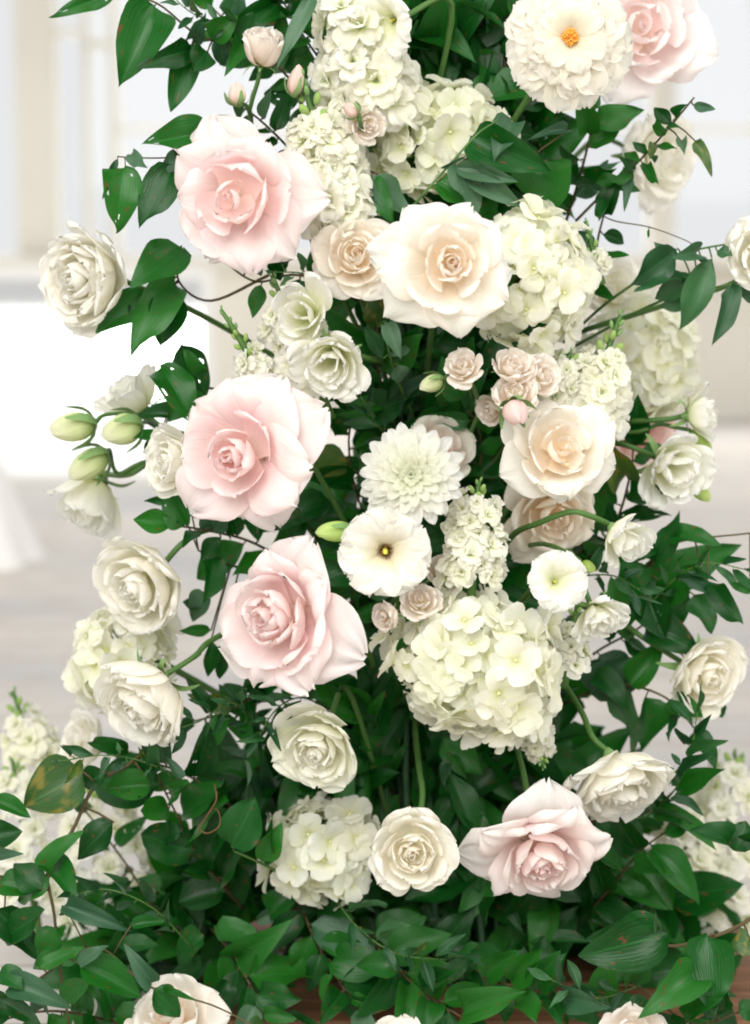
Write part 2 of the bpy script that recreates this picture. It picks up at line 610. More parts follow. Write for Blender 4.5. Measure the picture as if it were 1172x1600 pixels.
door_part('stile', dx(318), dx(338), 0, dz(428))
door_part('stile', dx(-230), dx(-205), 0, dz(428))
door_part('top_rail', dx(-205), dx(318), dz(438), dz(428))
door_part('bottom_rail', dx(-205), dx(318), 0.0, dz(738))
door_part('pane', dx(-205), dx(318), dz(738), dz(438), YD + 0.002, YD + 0.008, M['glass'])

# pale ground outdoors, carried over the room floor behind the added screen for brightness
out_m = plain_mat('pale_terrace', (0.74, 0.73, 0.70), (0.82, 0.81, 0.78), 1, 0.8)
ter = link('terrace', mesh_raw('terrace', [(-30, YD + 0.05, 0.004), (dx(338), YD + 0.05, 0.004), (wx(326), YW + 0.2, 0.004), (30, YW + 0.2, 0.004), (30, 59, 0.004), (-30, 59, 0.004)], [(0, 1, 2, 3, 4, 5)], None, out_m, False))
tag(ter, 'pale sunlit terrace outside beyond the glass', None, kind='structure')

# pale draped chair cover at the far left edge
def drape():
    me = Merge()
    nu, nv = 26, 9
    c = W(-75, 960, 2.4)
    c.z = 0
    P = np.zeros((nv, nu, 3))
    for j in range(nv):
        for i in range(nu):
            th = 2 * math.pi * i / (nu - 1)
            h = j / (nv - 1)
            r = 0.17 * (1.0 - 0.55 * h) * (1 + 0.10 * math.sin(7 * th) * (1 - h))
            P[j, i] = (c.x + r * math.cos(th), c.y + r * math.sin(th), h * 0.25)
    o = link('draped_fabric', grid_mesh('draped_fabric', P, plain_mat('white_cloth', (0.78, 0.77, 0.75), (0.84, 0.83, 0.81), 4, 0.9)))
    tag(o, 'out of focus white cloth hanging at the left edge above the floor', 'cloth')


drape()

# ------------------------------------------------------------------ petals


def petal_grid(bez, Wd, curv, roll=0.0, ruffle=0.0, rng=None, nu=9, nv=10, peak=0.62, basew=0.35, tip=2.0, freq=3.0, fold=0.0, lean=0.0, jag=0.0, tipw=2.0):
    """one petal as a grid; bez = 4 (r,z) points of its mid line, from base to tip"""
    v = 1 - (1 - np.linspace(0, 1, nv)) ** 1.35
    u = np.linspace(-1, 1, nu)
    vv = np.repeat(v[:, None], nu, 1)
    if jag and rng is not None:
        ph = rng.uniform(0, 6.28, 3)
        nz = np.sin(u * 7.3 + ph[0]) + 0.8 * np.sin(u * 13.1 + ph[1]) + 0.5 * np.sin(u * 3.1 + ph[2])
        vv = vv * (1 + jag * nz[None, :] * (1 - 0.3 * np.abs(u))[None, :])
    b = np.array(bez, dtype=float)
    q = vv[..., None]
    B = (1 - q) ** 3 * b[0] + 3 * (1 - q) ** 2 * q * b[1] + 3 * (1 - q) * q ** 2 * b[2] + q ** 3 * b[3]
    D = 3 * (1 - q) ** 2 * (b[1] - b[0]) + 6 * (1 - q) * q * (b[2] - b[1]) + 3 * q ** 2 * (b[3] - b[2])
    D = D / (np.linalg.norm(D, axis=2)[..., None] + 1e-9)
    N = np.stack([-D[..., 1], D[..., 0]], -1)
    x = np.clip((v - peak) / (1 - peak), 0, 1)
    q = np.clip(v / peak, 0, 1)
    w = Wd * np.where(v < peak, basew + (1 - basew) * np.sin(q * math.pi / 2), (1 - (0.985 * x) ** tip) ** (1 / tipw))
    if jag and rng is not None:
        w = w * (1 + jag * 0.7 * np.sin(v * 17 + rng.uniform(0, 6.28)) * v)
    A = w / curv
    al = A[:, None] * u[None, :]
    if roll:
        e = np.clip(np.abs(u) - 0.35, 0, 1) / 0.65
        al = al - roll * (v ** 1.6)[:, None] * (np.sign(u) * e ** 1.3)[None, :]
    du = u[1] - u[0]
    cx = np.cos(al) * w[:, None] * du
    sx = np.sin(al) * w[:, None] * du
    mid = nu // 2
    X = np.zeros((nv, nu))
    Nn = np.zeros((nv, nu))
    for i in range(mid + 1, nu):
        X[:, i] = X[:, i - 1] + 0.5 * (cx[:, i] + cx[:, i - 1])
        Nn[:, i] = Nn[:, i - 1] + 0.5 * (sx[:, i] + sx[:, i - 1])
    for i in range(mid - 1, -1, -1):
        X[:, i] = X[:, i + 1] - 0.5 * (cx[:, i] + cx[:, i + 1])
        Nn[:, i] = Nn[:, i + 1] - 0.5 * (sx[:, i] + sx[:, i + 1])
    if rng is not None:
        if ruffle:
            ph = rng.uniform(0, 6.28, 4)
            edge = np.clip(np.maximum(v[:, None] ** 2.2, (np.abs(u)[None, :] ** 3) * v[:, None]), 0, 1)
            wave = np.sin(u * freq * math.pi / 1.3 + ph[0])[None, :] + 0.6 * np.sin(u * freq * 1.9 + ph[1] + 3 * v[:, None])
            Nn = Nn + ruffle * Wd * edge * wave
        ph = rng.uniform(0, 6.28, 3)
        Nn = Nn + 0.06 * Wd * np.sin(2.2 * u[None, :] + ph[0] + 2.5 * v[:, None]) * v[:, None]
        Nn = Nn + 0.022 * Wd * np.sin(8.5 * u[None, :] + 2 * ph[2] + 4.0 * v[:, None]) * v[:, None] + 0.012 * Wd * np.sin(15.0 * u[None, :] + ph[1] - 5.0 * v[:, None]) * v[:, None]
        X = X + 0.06 * Wd * np.sin(3.0 * v + ph[1])[:, None] * v[:, None]
    if fold:
        Nn = Nn + fold * Wd * (np.abs(u)[None, :]) * np.ones((nv, 1))
    if lean:
        X = X + lean * Wd * (v ** 1.5)[:, None]
    P = np.zeros((nv, nu, 3))
    P[:, :, 0] = B[..., 0] + Nn * N[..., 0]
    P[:, :, 1] = X
    P[:, :, 2] = B[..., 1] + Nn * N[..., 1]
    return P


def wobble(P, rng, amt):
    """tip one petal a little about its base"""
    a, th = rng.uniform(0, 6.28), rng.normal(0, amt)
    R = np.array(Matrix.Rotation(th, 3, Vector((math.cos(a), math.sin(a), 0))))
    return P @ R.T


def rotz(P, a):
    c, s = math.cos(a), math.sin(a)
    Q = P.copy()
    Q[..., 0] = c * P[..., 0] - s * P[..., 1]
    Q[..., 1] = s * P[..., 0] + c * P[..., 1]
    return Q


GA = math.radians(137.508)


def rose_petals(seed, n_in=9, n_mid=8, n_out=9, opn=0.9, ruffle=0.05, roll=1.2, heart=1.0, depth=1.0, big=1.0, jag=0.011):
    """list of (grid, t) for a rose that faces +z; t = 0 heart .. 1 outermost"""
    rng = np.random.default_rng(seed)
    out = []
    a = rng.uniform(0, 6.28)
    for i in range(n_in):
        t = i / max(1, n_in - 1)
        R = (0.035 + 0.29 * t) * heart * rng.uniform(0.92, 1.08)
        H = (0.82 - 0.05 * t) + rng.uniform(-0.05, 0.05)
        dp = 0.20 + 0.25 * t
        bez = [(0.01, H - dp), (R * 1.35, H - dp * 0.98), (R * 1.28, H - 0.3 * dp), (R * (0.66 + 0.36 * t), H + 0.01)]
        P = petal_grid(bez, (0.15 + 0.30 * t) * heart + 0.02, R * 0.98 + 0.012, roll=0.55 * t, ruffle=ruffle * (0.7 + t), rng=rng, peak=0.66, basew=0.5, freq=2.5, nu=11, tip=2.6, tipw=2.4, jag=jag)
        out.append((wobble(rotz(P, a), rng, 0.05), 0.38 * t))
        a += GA + rng.uniform(-0.35, 0.35)
    for i in range(n_mid):
        t = (i + 0.5) / n_mid
        R = (0.35 * heart + (0.24 + 0.08 * opn) * t) * rng.uniform(0.93, 1.07)
        H = 0.76 - 0.12 * t * opn + rng.uniform(-0.05, 0.05)
        tipr = R * (1.0 + 0.18 * t) + 0.18 * opn * t
        bez = [(0.05, 0.22 * (1 - t) + 0.05), (R * 1.25, 0.20 * (1 - t) + 0.02), (R * 1.02, H * 0.80), (tipr, H)]
        P = petal_grid(bez, (0.42 + 0.16 * t) * rng.uniform(0.9, 1.1), R * 1.08, roll=roll * (0.45 + 0.45 * t), ruffle=ruffle, rng=rng, peak=0.66, basew=0.4, nu=13, nv=12, tip=2.4, tipw=2.3, jag=jag)
        out.append((wobble(rotz(P, a), rng, 0.07), 0.38 + 0.27 * t))
        a += GA + rng.uniform(-0.35, 0.35)
    for i in range(n_out):
        t = (i + 0.5) / n_out
        R = 0.55 + 0.12 * t
        H = 0.62 - 0.36 * t * opn + rng.uniform(-0.08, 0.08)
        s = rng.uniform(0.82, 1.20) * (1 + (big - 1) * t)
        # cupped form and fully reflexed form, blended by openness
        c = np.array([(0.04, 0.0), (R * 1.25, -0.03), (R * 1.12, 0.5), (R * 1.15 + 0.06 * t, 0.74)])
        o = np.array([(0.04, 0.0), (R * 0.85, -0.08), (0.72 * s, H + 0.22), (1.10 * s, H - 0.40 * (0.3 + 0.7 * t))])
        bez = c * (1 - opn) + o * opn
        P = petal_grid(bez, (0.50 + 0.15 * t * opn) * (0.4 + 0.6 * s), 0.75 + 0.9 * opn, roll=roll * (0.40 + 0.95 * opn) * rng.uniform(0.7, 1.25), ruffle=ruffle * 1.2, rng=rng, peak=0.58, basew=0.42, lean=rng.uniform(-0.22, 0.22), nu=15, nv=14, tip=2.0 - 0.35 * opn, jag=jag * 1.6, freq=2.0 + (i * 1.37) % 3.5)
        out.append((wobble(rotz(P, a), rng, 0.10), 0.65 + 0.35 * t))
        a += GA + rng.uniform(-0.35, 0.35)
    if depth != 1.0:
        for P, t in out:
            P[..., 2] *= depth
    return norm_radius(out)


def norm_radius(items):
    r = np.concatenate([np.hypot(P[..., 0], P[..., 1]).ravel() for P, t in items])
    s = 1.0 / np.percentile(r, 96.5)
    return [(P * s, t) for P, t in items]


def rosette_petals(seed, rings=5, ruffle=0.07, opn=0.5):
    """flat topped, many petalled rose"""
    rng = np.random.default_rng(seed)
    out = []
    n = 8 * rings
    a = rng.uniform(0, 6)
    for i in range(n):
        t = i / (n - 1)
        R = (0.04 + 0.66 * t ** 0.85) * rng.uniform(0.94, 1.06)
        H = 0.74 - 0.30 * t ** 2.2 + rng.uniform(-0.04, 0.04)
        tipr = R * (0.86 + 0.22 * t) + opn * 0.24 * t ** 3
        dp = 0.16 + (H - 0.16) * t ** 1.5
        bez = [(0.02, H - dp), (R * 1.3, H - dp * 0.97), (R * 1.15, H - dp * 0.2), (tipr, H + 0.02)]
        P = petal_grid(bez, 0.16 + 0.46 * t ** 0.8, R * 1.05 + 0.03, roll=0.2 + 0.7 * t * t, ruffle=ruffle, rng=rng, peak=0.68, basew=0.5, freq=3.0, nu=11, nv=11, tip=2.8, tipw=2.6, jag=0.010)
        out.append((wobble(rotz(P, a), rng, 0.06), t))
        a += GA + rng.uniform(-0.35, 0.35)
    return norm_radius(out)


def lisianthus_petals(seed, n=13, ruffle=0.10, opn=0.5):
    rng = np.random.default_rng(seed)
    out = []
    a = rng.uniform(0, 6)
    for i in range(n):
        t = i / (n - 1)
        R = 0.20 + 0.40 * t
        H = 0.95 - 0.10 * t
        bez = [(0.03, 0.0), (R * (0.9 + 0.3 * t), 0.12), (R * 1.15, H * 0.62), (R * (0.95 + 0.35 * t) + opn * 0.42 * t, H - 0.22 * opn * t)]
        P = petal_grid(bez, 0.34 + 0.22 * t, R * 1.1 + 0.06, roll=0.9 * t + 0.25, ruffle=ruffle, rng=rng, peak=0.70, basew=0.3, freq=4.5, nu=13, nv=11, tip=2.6, tipw=2.4, jag=0.03)
        out.append((wobble(rotz(P, a), rng, 0.08), t))
        a += GA + rng.uniform(-0.2, 0.2)
    return norm_radius(out)


def open_lisianthus_petals(seed, n=8, cup=0.35):
    rng = np.random.default_rng(seed)
    out = []
    for i in range(n):
        t = (i % 2)
        a = 2 * math.pi * i / n * (1 if n % 2 else 1) + rng.uniform(-0.12, 0.12)
        bez = [(0.05, -0.02), (0.22, 0.02 + 0.05 * t), (0.55, cup * 1.3 + 0.05 * t), (1.0, cup * 0.65 + rng.uniform(-0.06, 0.06))]
        P = petal_grid(bez, 0.55, 1.1, roll=0.5, ruffle=0.06, rng=rng, peak=0.70, basew=0.16, freq=4, nu=15, nv=12, tip=2.8, tipw=2.4, jag=0.02)
        out.append((rotz(P, a), 0.5 + 0.5 * t))
    return norm_radius(out)


def dahlia_petals(seed, rings=(17, 17, 15, 13, 11, 8), pointed=True):
    rng = np.random.default_rng(seed)
    out = []
    nr = len(rings)
    for k, n in enumerate(rings):
        f = k / (nr - 1)            # 0 outer .. 1 inner
        L = (1.0 - 0.84 * f ** 1.15) if pointed else (1.0 - 0.46 * f)
        el = math.radians((2 + 70 * f ** 1.8) if pointed else (-6 + 26 * f ** 1.2))
        for i in range(n):
            a = 2 * math.pi * (i + 0.5 * (k % 2)) / n + rng.uniform(-0.09, 0.09)
            l = L * rng.uniform(0.92, 1.06)
            e = el + rng.uniform(-0.10, 0.10)
            c, s = math.cos(e), math.sin(e)
            z0 = 0.05 + 0.14 * f

            def pt(d, h):
                return (0.04 + d * c - h * s, z0 + d * s + h * c)
            sag = -0.12 if not pointed else 0.02
            bez = [pt(0, 0), pt(l * 0.35, 0.05), pt(l * 0.7, 0.06 * (1 if pointed else 2)), pt(l, sag * l)]
            if pointed:
                P = petal_grid(bez, 0.165 * (0.30 + 0.70 * L), 0.20, roll=0.3, ruffle=0.05, rng=rng, nu=7, nv=9, peak=0.66, basew=0.4, tip=1.5, jag=0.01)
            else:
                P = petal_grid(bez, 0.285 * (0.45 + 0.55 * L), 0.50, roll=0.35, ruffle=0.06, rng=rng, nu=9, nv=9, peak=0.70, basew=0.22, tip=2.6, tipw=2.4, jag=0.02)
            out.append((wobble(rotz(P, a), rng, 0.04), 1 - f))
    return norm_radius(out)


# ------------------------------------------------------------------ small shapes shared by many things
def ico(name, mat, sub=1, sx=1, sy=1, sz=1):
    import bmesh
    bm = bmesh.new()
    bmesh.ops.create_icosphere(bm, subdivisions=sub, radius=1)
    for v in bm.verts:
        v.co = Vector((v.co.x * sx, v.co.y * sy, v.co.z * sz))
    me = bpy.data.meshes.new(name)
    bm.to_mesh(me)
    bm.free()
    me.polygons.foreach_set('use_smooth', [True] * len(me.polygons))
    me.materials.append(mat)
    return me


EYE = ico('eye', M['eye'], 1)
CALYX = None


def calyx_mesh():
    """rounded receptacle below a bloom, from z=-0.28 to 0.05"""
    prof = [(0.045, -0.30), (0.085, -0.24), (0.15, -0.12), (0.19, -0.02), (0.21, 0.05)]
    n = 10
    V, F = [], []
    for r, z in prof:
        for k in range(n):
            t = 2 * math.pi * k / n
            V.append((r * math.cos(t), r * math.sin(t), z))
    for j in range(len(prof) - 1):
        for k in range(n):
            k2 = (k + 1) % n
            F.append((j * n + k, j * n + k2, (j + 1) * n + k2, (j + 1) * n + k))
    F.append(tuple(range(n))[::-1])
    return mesh_raw('calyx', V, F, None, M['sepal'])


CALYX = calyx_mesh()


def sepal_meshes():
    out = []
    for s in range(3):
        rng = np.random.default_rng(40 + s)
        k = s * 0.25
        P = petal_grid([(0.16, -0.06), (0.45, -0.10), (0.55 + 0.1 * k, 0.15 - k * 0.5), (0.80, -0.05 - k)], 0.11, 0.2, roll=0.2, rng=rng, nu=5, nv=8, peak=0.3, basew=0.8, tip=0.9)
        out.append(grid_mesh('sepal', P, M['sepal']))
    return out


SEPALS = sepal_meshes()

SPINE_X = 0.03


def frame(axis, roll=0.0):
    z = axis.normalized()
    ref = UP if abs(z.dot(UP)) < 0.95 else RIGHT
    x = ref.cross(z).normalized()
    y = z.cross(x)
    m = Matrix((x, y, z)).transposed().to_4x4()
    return m @ Matrix.Rotation(roll, 4, 'Z')


def aim(P, dx, dy, tilt):
    """axis of a bloom: towards the viewer, leaning by tilt degrees to the (dx right, dy up) side"""
    tc = (C0 - P).normalized()
    l = math.hypot(dx, dy) or 1
    side = RIGHT * (dx / l) + UP * (dy / l)
    side = (side - tc * side.dot(tc)).normalized()
    t = math.radians(tilt)
    return tc * math.cos(t) + side * math.sin(t)


def root_at(name, M4, label, cat, group):
    e = bpy.data.objects.new(name, None)
    e.empty_display_size = 0.02
    COL.objects.link(e)
    e.matrix_basis = M4
    tag(e, label, cat, group)
    return e


def default_stem(base, axis, drop=0.16, bend=0.05, target=None):
    a = base - axis * bend
    tgt = target if target is not None else Vector((SPINE_X + (base.x - SPINE_X) * 0.15, 0.06, max(0.03, base.z - drop)))
    m = a * 0.45 + tgt * 0.55 + Vector((0, 0, 0.012))
    return [base, a, m, tgt]


def add_stem(root, pts, r=0.0028, mat=None, name='stem'):
    inv = root.matrix_basis.inverted()
    V, F = tube(smooth_path([tuple(p) for p in pts], 5), r, r * 1.1, 6)
    V = np.array([tuple(inv @ Vector(v)) for v in V])
    return link(name, mesh_raw(name, V, F, None, mat or M['stem']), root)


def bloom(name, label, cat, group, cx, cy, Y, diam, d, tilt, petals, mat, roll=0.0, zc=0.4, sepals=0, stem=True, stem_pts=None, inner=None, outer=None, center=None, stem_r=0.0021, calyx=True):
    """a flower facing the given way; its middle stands where (cx,cy) was measured, at depth Y"""
    P = W(cx, cy, Y)
    axis = aim(P, d[0], d[1], tilt)
    R = diam * 0.5 * mpp(P)
    base = P - axis * (zc * R)
    M4 = Matrix.Translation(base) @ frame(axis, roll) @ Matrix.Scale(R, 4)
    root = root_at(name, M4, label, cat, group)
    ci = np.array(inner if inner else (1, 1, 1))
    co = np.array(outer if outer else (1, 1, 1))
    for g, t in petals:
        o = link('petal', grid_mesh('petal', g, mat), root, color=tuple(ci * (1 - t) + co * t))
    if calyx:
        link('calyx', CALYX, root)
    for k in range(sepals):
        a = 2 * math.pi * k / sepals + 0.4
        link('sepal', SEPALS[k % 3], root, local=Matrix.Rotation(a, 4, 'Z'))
    if center:
        center(root)
    if stem:
        b = M4 @ Vector((0, 0, -0.22))
        pts = [b] + stem_pts if stem_pts else default_stem(b, axis)
        add_stem(root, pts, stem_r)
    return root


ROSES = 'garden roses in the arrangement'
WROSES = 'white roses in the arrangement'
PINK_IN, PINK_OUT = (1.0, 0.93, 0.93), (1.0, 1.02, 1.03)

# --- big pink roses
bloom('garden_rose', 'large blush pink garden rose at upper left, beside the white stock', 'rose', ROSES, 368, 308, -0.12, 246, (-1, -0.25), 22, rose_petals(2153, 5, 5, 9, 1.0, 0.05, 1.1, heart=1.35, big=1.12), M['pink'], roll=0.0, inner=PINK_IN, outer=PINK_OUT)
bloom('garden_rose', 'largest pink garden rose, wide open, at middle left', 'rose', ROSES, 370, 712, -0.15, 258, (-1, -0.25), 30, rose_petals(2001, 10, 4, 10, 1.0, 0.04, 0.9, heart=0.9, big=1.12), M['pink'], roll=0.0, inner=(1.0, 0.91, 0.91), outer=PINK_OUT)
bloom('garden_rose', 'ruffled pink garden rose below the largest pink one', 'rose', ROSES, 430, 964, -0.16, 254, (-1, -0.1), 40, rose_petals(2057, 12, 7, 8, 0.95, 0.08, 1.2, heart=1.1, big=1.2), M['pink'], roll=0.0, inner=(1.0, 0.94, 0.94), outer=PINK_OUT)
bloom('garden_rose', 'pale pink garden rose hanging head down at lower right', 'rose', ROSES, 844, 1340, -0.14, 218, (0.2, -1), 50, rose_petals(2106, 10, 7, 8, 0.95, 0.07, 1.6, big=1.15), M['pink'], roll=0.0, inner=(1.0, 0.93, 0.92), outer=(1.0, 1.07, 1.07), stem_pts=[W(815, 1195, -0.06), W(800, 1150, -0.02), W(760, 1050, 0.05)])
bloom('garden_rose', 'pale pink rose half hidden behind the orange centred dahlia', 'rose', ROSES, 1000, 45, 0.03, 240, (0.5, 0.5), 15, rose_petals(53, 7, 7, 8, 1.0, 0.05, 1.2), M['pink'], roll=1.0, inner=(1, 1, 1), outer=(1, 1.07, 1.08))
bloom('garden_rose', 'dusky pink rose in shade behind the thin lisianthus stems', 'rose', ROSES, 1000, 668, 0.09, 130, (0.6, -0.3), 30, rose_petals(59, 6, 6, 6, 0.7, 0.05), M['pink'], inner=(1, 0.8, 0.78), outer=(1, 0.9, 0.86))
bloom('garden_rose', 'muted blush rose peeking out behind the white dahlia', 'rose', ROSES, 682, 705, -0.05, 122, (0.3, 0.8), 25, rose_petals(61, 8, 6, 6, 0.55, 0.05), M['pink'], inner=(1, 0.96, 0.94), outer=(0.97, 1.10, 1.0), sepals=0)

# --- cream roses
bloom('cream_rose', 'large cream rose with peach heart at upper centre', 'rose', WROSES, 704, 412, -0.17, 222, (0.1, 0.1), 8, rose_petals(1154, 10, 6, 10, 1.0, 0.04, 1.7, heart=0.85, big=1.05), M['cream'], roll=0.4, inner=(1.0, 0.95, 0.90), outer=(1, 1.03, 1.04))
bloom('cream_rose', 'smaller creamy rose left of the large peach hearted one', 'rose', WROSES, 556, 400, -0.09, 142, (0.0, 0.4), 14, rose_petals(73, 11, 9, 7, 0.75, 0.04, 1.1), M['cream'], roll=1.4, inner=(1, 0.96, 0.88))
bloom('cream_rose', 'blush cream rose with folded petals right of the dahlia', 'rose', WROSES, 878, 705, -0.13, 188, (0.4, 0.35), 22, rose_petals(79, 5, 7, 8, 0.9, 0.04, 1.2, heart=1.1), M['cream'], roll=2.6, inner=(1, 0.97, 0.93), outer=(1, 1.02, 1.02))
bloom('cream_rose', 'peachy rose tucked below the blush cream one', 'rose', WROSES, 864, 805, -0.05, 168, (0.3, -0.5), 25, rose_petals(83, 7, 7, 7, 0.8, 0.06, 1.2), M['cream'], roll=0.9, inner=(1, 0.95, 0.88), outer=(1, 0.99, 0.96))

# --- white roses
bloom('white_rose', 'full white rose turned sideways at the far left edge', 'rose', WROSES, 140, 436, -0.04, 168, (-1, -0.12), 46, rose_petals(91, 14, 12, 8, 0.30, 0.06, 0.8), M['white'], roll=0.5, stem_pts=[W(225, 452, -0.03), W(310, 490, 0), W(400, 540, 0.03), W(520, 610, 0.06)])
bloom('white_rose', 'white rose with crowded petals above the left hydrangea', 'rose', WROSES, 224, 906, -0.07, 160, (-0.8, -0.6), 46, rose_petals(93, 12, 9, 8, 0.38, 0.05, 0.8), M['white'], roll=1.5, stem_pts=[W(290, 845, -0.05), W(335, 825, -0.02), W(470, 800, 0.05)])
bloom('white_rose', 'white rosebud showing its green sepals beside the left hydrangea', 'rose', WROSES, 226, 1092, -0.12, 156, (-0.65, -0.75), 60, rose_petals(95, 9, 8, 7, 0.10, 0.05, 0.6), M['white'], roll=0.5, sepals=5, zc=0.5, stem_pts=[W(305, 1025, -0.09), W(340, 995, -0.06), W(480, 930, 0.04)])
bloom('white_rose', 'white rose facing down left under the ruffled pink rose', 'rose', WROSES, 498, 1165, -0.13, 148, (-0.35, -0.7), 40, rose_petals(1355, 12, 9, 7, 0.42, 0.05, 0.9), M['white'], roll=0.2, outer=(0.98, 1, 0.93))
bloom('white_rose', 'round white rose facing front below the big hydrangea', 'rose', WROSES, 646, 1332, -0.16, 140, (0, -0.6), 12, rose_petals(1353, 13, 9, 7, 0.45, 0.05, 0.9), M['white'], roll=2.0, sepals=5, inner=(1, 0.97, 0.92), stem_pts=[W(660, 1248, -0.10), W(655, 1200, -0.07), W(648, 1130, 0.0), W(650, 1050, 0.06)])
bloom('white_rose', 'white many petalled rose seen from its side at lower right', 'rose', WROSES, 966, 1216, -0.10, 168, (0.35, -0.94), 66, rose_petals(101, 9, 9, 8, 0.50, 0.07, 0.9), M['white'], roll=0.1, zc=0.35, stem_pts=[W(925, 1150, -0.08), W(905, 1105, -0.05), W(850, 1020, 0.03)])
bloom('white_rose', 'white rose facing right at the right edge', 'rose', WROSES, 1098, 1052, -0.03, 140, (0.85, -0.45), 42, rose_petals(103, 9, 8, 7, 0.4, 0.05, 0.9), M['white'], roll=1.1, inner=(1, 0.985, 0.95), sepals=4, stem_pts=[W(1010, 1000, -0.02), W(965, 970, 0.0), W(880, 935, 0.04)])
bloom('white_rose', 'cream rose cut off by the lower left bottom edge', 'rose', WROSES, 266, 1590, -0.17, 170, (-0.3, 0.4), 35, rose_petals(105, 7, 7, 7, 1.0, 0.05, 1.7), M['cream'], roll=0.4, stem=False)
bloom('white_rose', 'cream rose tip showing at the bottom edge centre', 'rose', WROSES, 622, 1640, -0.19, 130, (0, 0.5), 30, rose_petals(107, 7, 6, 7, 0.9, 0.05, 1.5), M['cream'], roll=1.4, stem=False)
bloom('white_rose', 'small cream rose cut off by the bottom edge at right', 'rose', WROSES, 988, 1622, -0.18, 110, (0, 0.3), 20, rose_petals(109, 7, 7, 6, 0.6, 0.06, 1.0), M['blush'], roll=0.4, stem=False)
bloom('white_rose', 'soft white bloom behind the small leaved twig at upper right', 'rose', WROSES, 1042, 245, 0.12, 156, (0.9, -0.15), 55, rose_petals(111, 5, 5, 7, 0.75, 0.07, 1.2), M['white'], roll=1.4, sepals=4, zc=0.5)
bloom('white_rose', 'white rose cut off by the right edge among narrow leaves', 'rose', WROSES, 1196, 400, -0.04, 125, (0.4, 0), 15, rose_petals(113, 9, 9, 7, 0.45, 0.07, 0.8), M['white'], roll=0.3, stem_pts=[W(1150, 440, 0.0), W(1060, 470, 0.02), W(900, 520, 0.05)])
bloom('white_rose', 'blurred white rose above the leaves at lower left', 'rose', WROSES, 132, 1163, 0.05, 112, (-0.7, 0.2), 60, rose_petals(115, 7, 7, 6, 0.5, 0.05, 1.0), M['white'], roll=1.3)
bloom('white_rose', 'cream white rose peeking out left of the largest pink rose', 'rose', WROSES, 272, 720, -0.08, 122, (-1, 0), 55, rose_petals(117, 8, 8, 7, 0.3, 0.06, 0.8), M['white'], roll=0.3)

bloom('white_rose', 'pale blurred white bloom behind the narrow leaved branch at right', 'rose', WROSES, 958, 452, 0.10, 110, (0.3, 0.2), 30, rose_petals(119, 6, 6, 7, 0.6, 0.06, 1.0), M['white'], roll=0.9)

# --- lisianthus
LIS = 'double white lisianthus blooms'
bloom('lisianthus', 'cupped white lisianthus with green throat, upper of the close pair', 'lisianthus', LIS, 476, 490, -0.11, 112, (-0.4, 0.1), 22, lisianthus_petals(121, 10, 0.05, 0.35), M['lisi'], roll=0.5)
bloom('lisianthus', 'ruffled white lisianthus, lower of the close pair', 'lisianthus', LIS, 519, 563, -0.12, 118, (-0.2, -0.5), 24, lisianthus_petals(123, 14, 0.09, 0.5), M['lisi'], roll=1.5, sepals=4, stem_pts=[W(575, 560, -0.08), W(610, 575, -0.02), W(650, 650, 0.05)])
bloom('lisianthus', 'soft white lisianthus facing right at the end of thin stems', 'lisianthus', LIS, 1047, 730, -0.02, 125, (0.7, -0.5), 35, lisianthus_petals(125, 12, 0.09, 0.6), M['lisi'], roll=0.2, sepals=4, stem_pts=[W(985, 698, -0.02), W(940, 690, 0), W(850, 690, 0.04)])
bloom('lisianthus', 'white lisianthus seen from behind, pointing right, above the soft one', 'lisianthus', LIS, 1100, 650, -0.01, 92, (1, 0.02), 85, lisianthus_petals(127, 9, 0.09, 0.6), M['lisi'], roll=0.7, sepals=5, zc=0.55, stem_pts=[W(1042, 655, -0.01), W(985, 658, 0), W(850, 660, 0.04)])
bloom('lisianthus', 'nodding white lisianthus on a curved stem right of centre', 'lisianthus', LIS, 975, 842, -0.13, 104, (0.55, -0.55), 58, lisianthus_petals(129, 9, 0.08, 0.6), M['lisi'], roll=0.1, zc=0.5, stem_pts=[W(922, 806, -0.13), W(890, 800, -0.13), W(840, 818, -0.11), W(800, 838, -0.07), W(760, 900, 0.02)])
bloom('lisianthus', 'small frilled white lisianthus pointing down beside the open pale one', 'lisianthus', LIS, 935, 965, -0.13, 92, (0.4, -0.7), 55, lisianthus_petals(131, 12, 0.13, 0.7), M['lisi'], roll=0.9, sepals=4, zc=0.5)
bloom('lisianthus', 'white lisianthus pointing up left behind the pale buds', 'lisianthus', LIS, 205, 615, 0.0, 110, (-0.55, 0.75), 72, lisianthus_petals(133, 8, 0.07, 0.4), M['lisi'], roll=0.3, zc=0.6, sepals=4, stem_pts=[W(262, 672, 0.0), W(330, 690, 0.02), W(480, 720, 0.06)])
bloom('lisianthus', 'blurred white lisianthus hanging down at the left edge', 'lisianthus', LIS, 138, 785, 0.04, 134, (-0.45, -0.8), 70, lisianthus_petals(135, 9, 0.06, 0.3), M['lisi'], roll=0.3, zc=0.6, sepals=5, stem_pts=[W(200, 742, 0.0), W(240, 720, 0.0), W(330, 690, 0.02), W(480, 720, 0.06)])


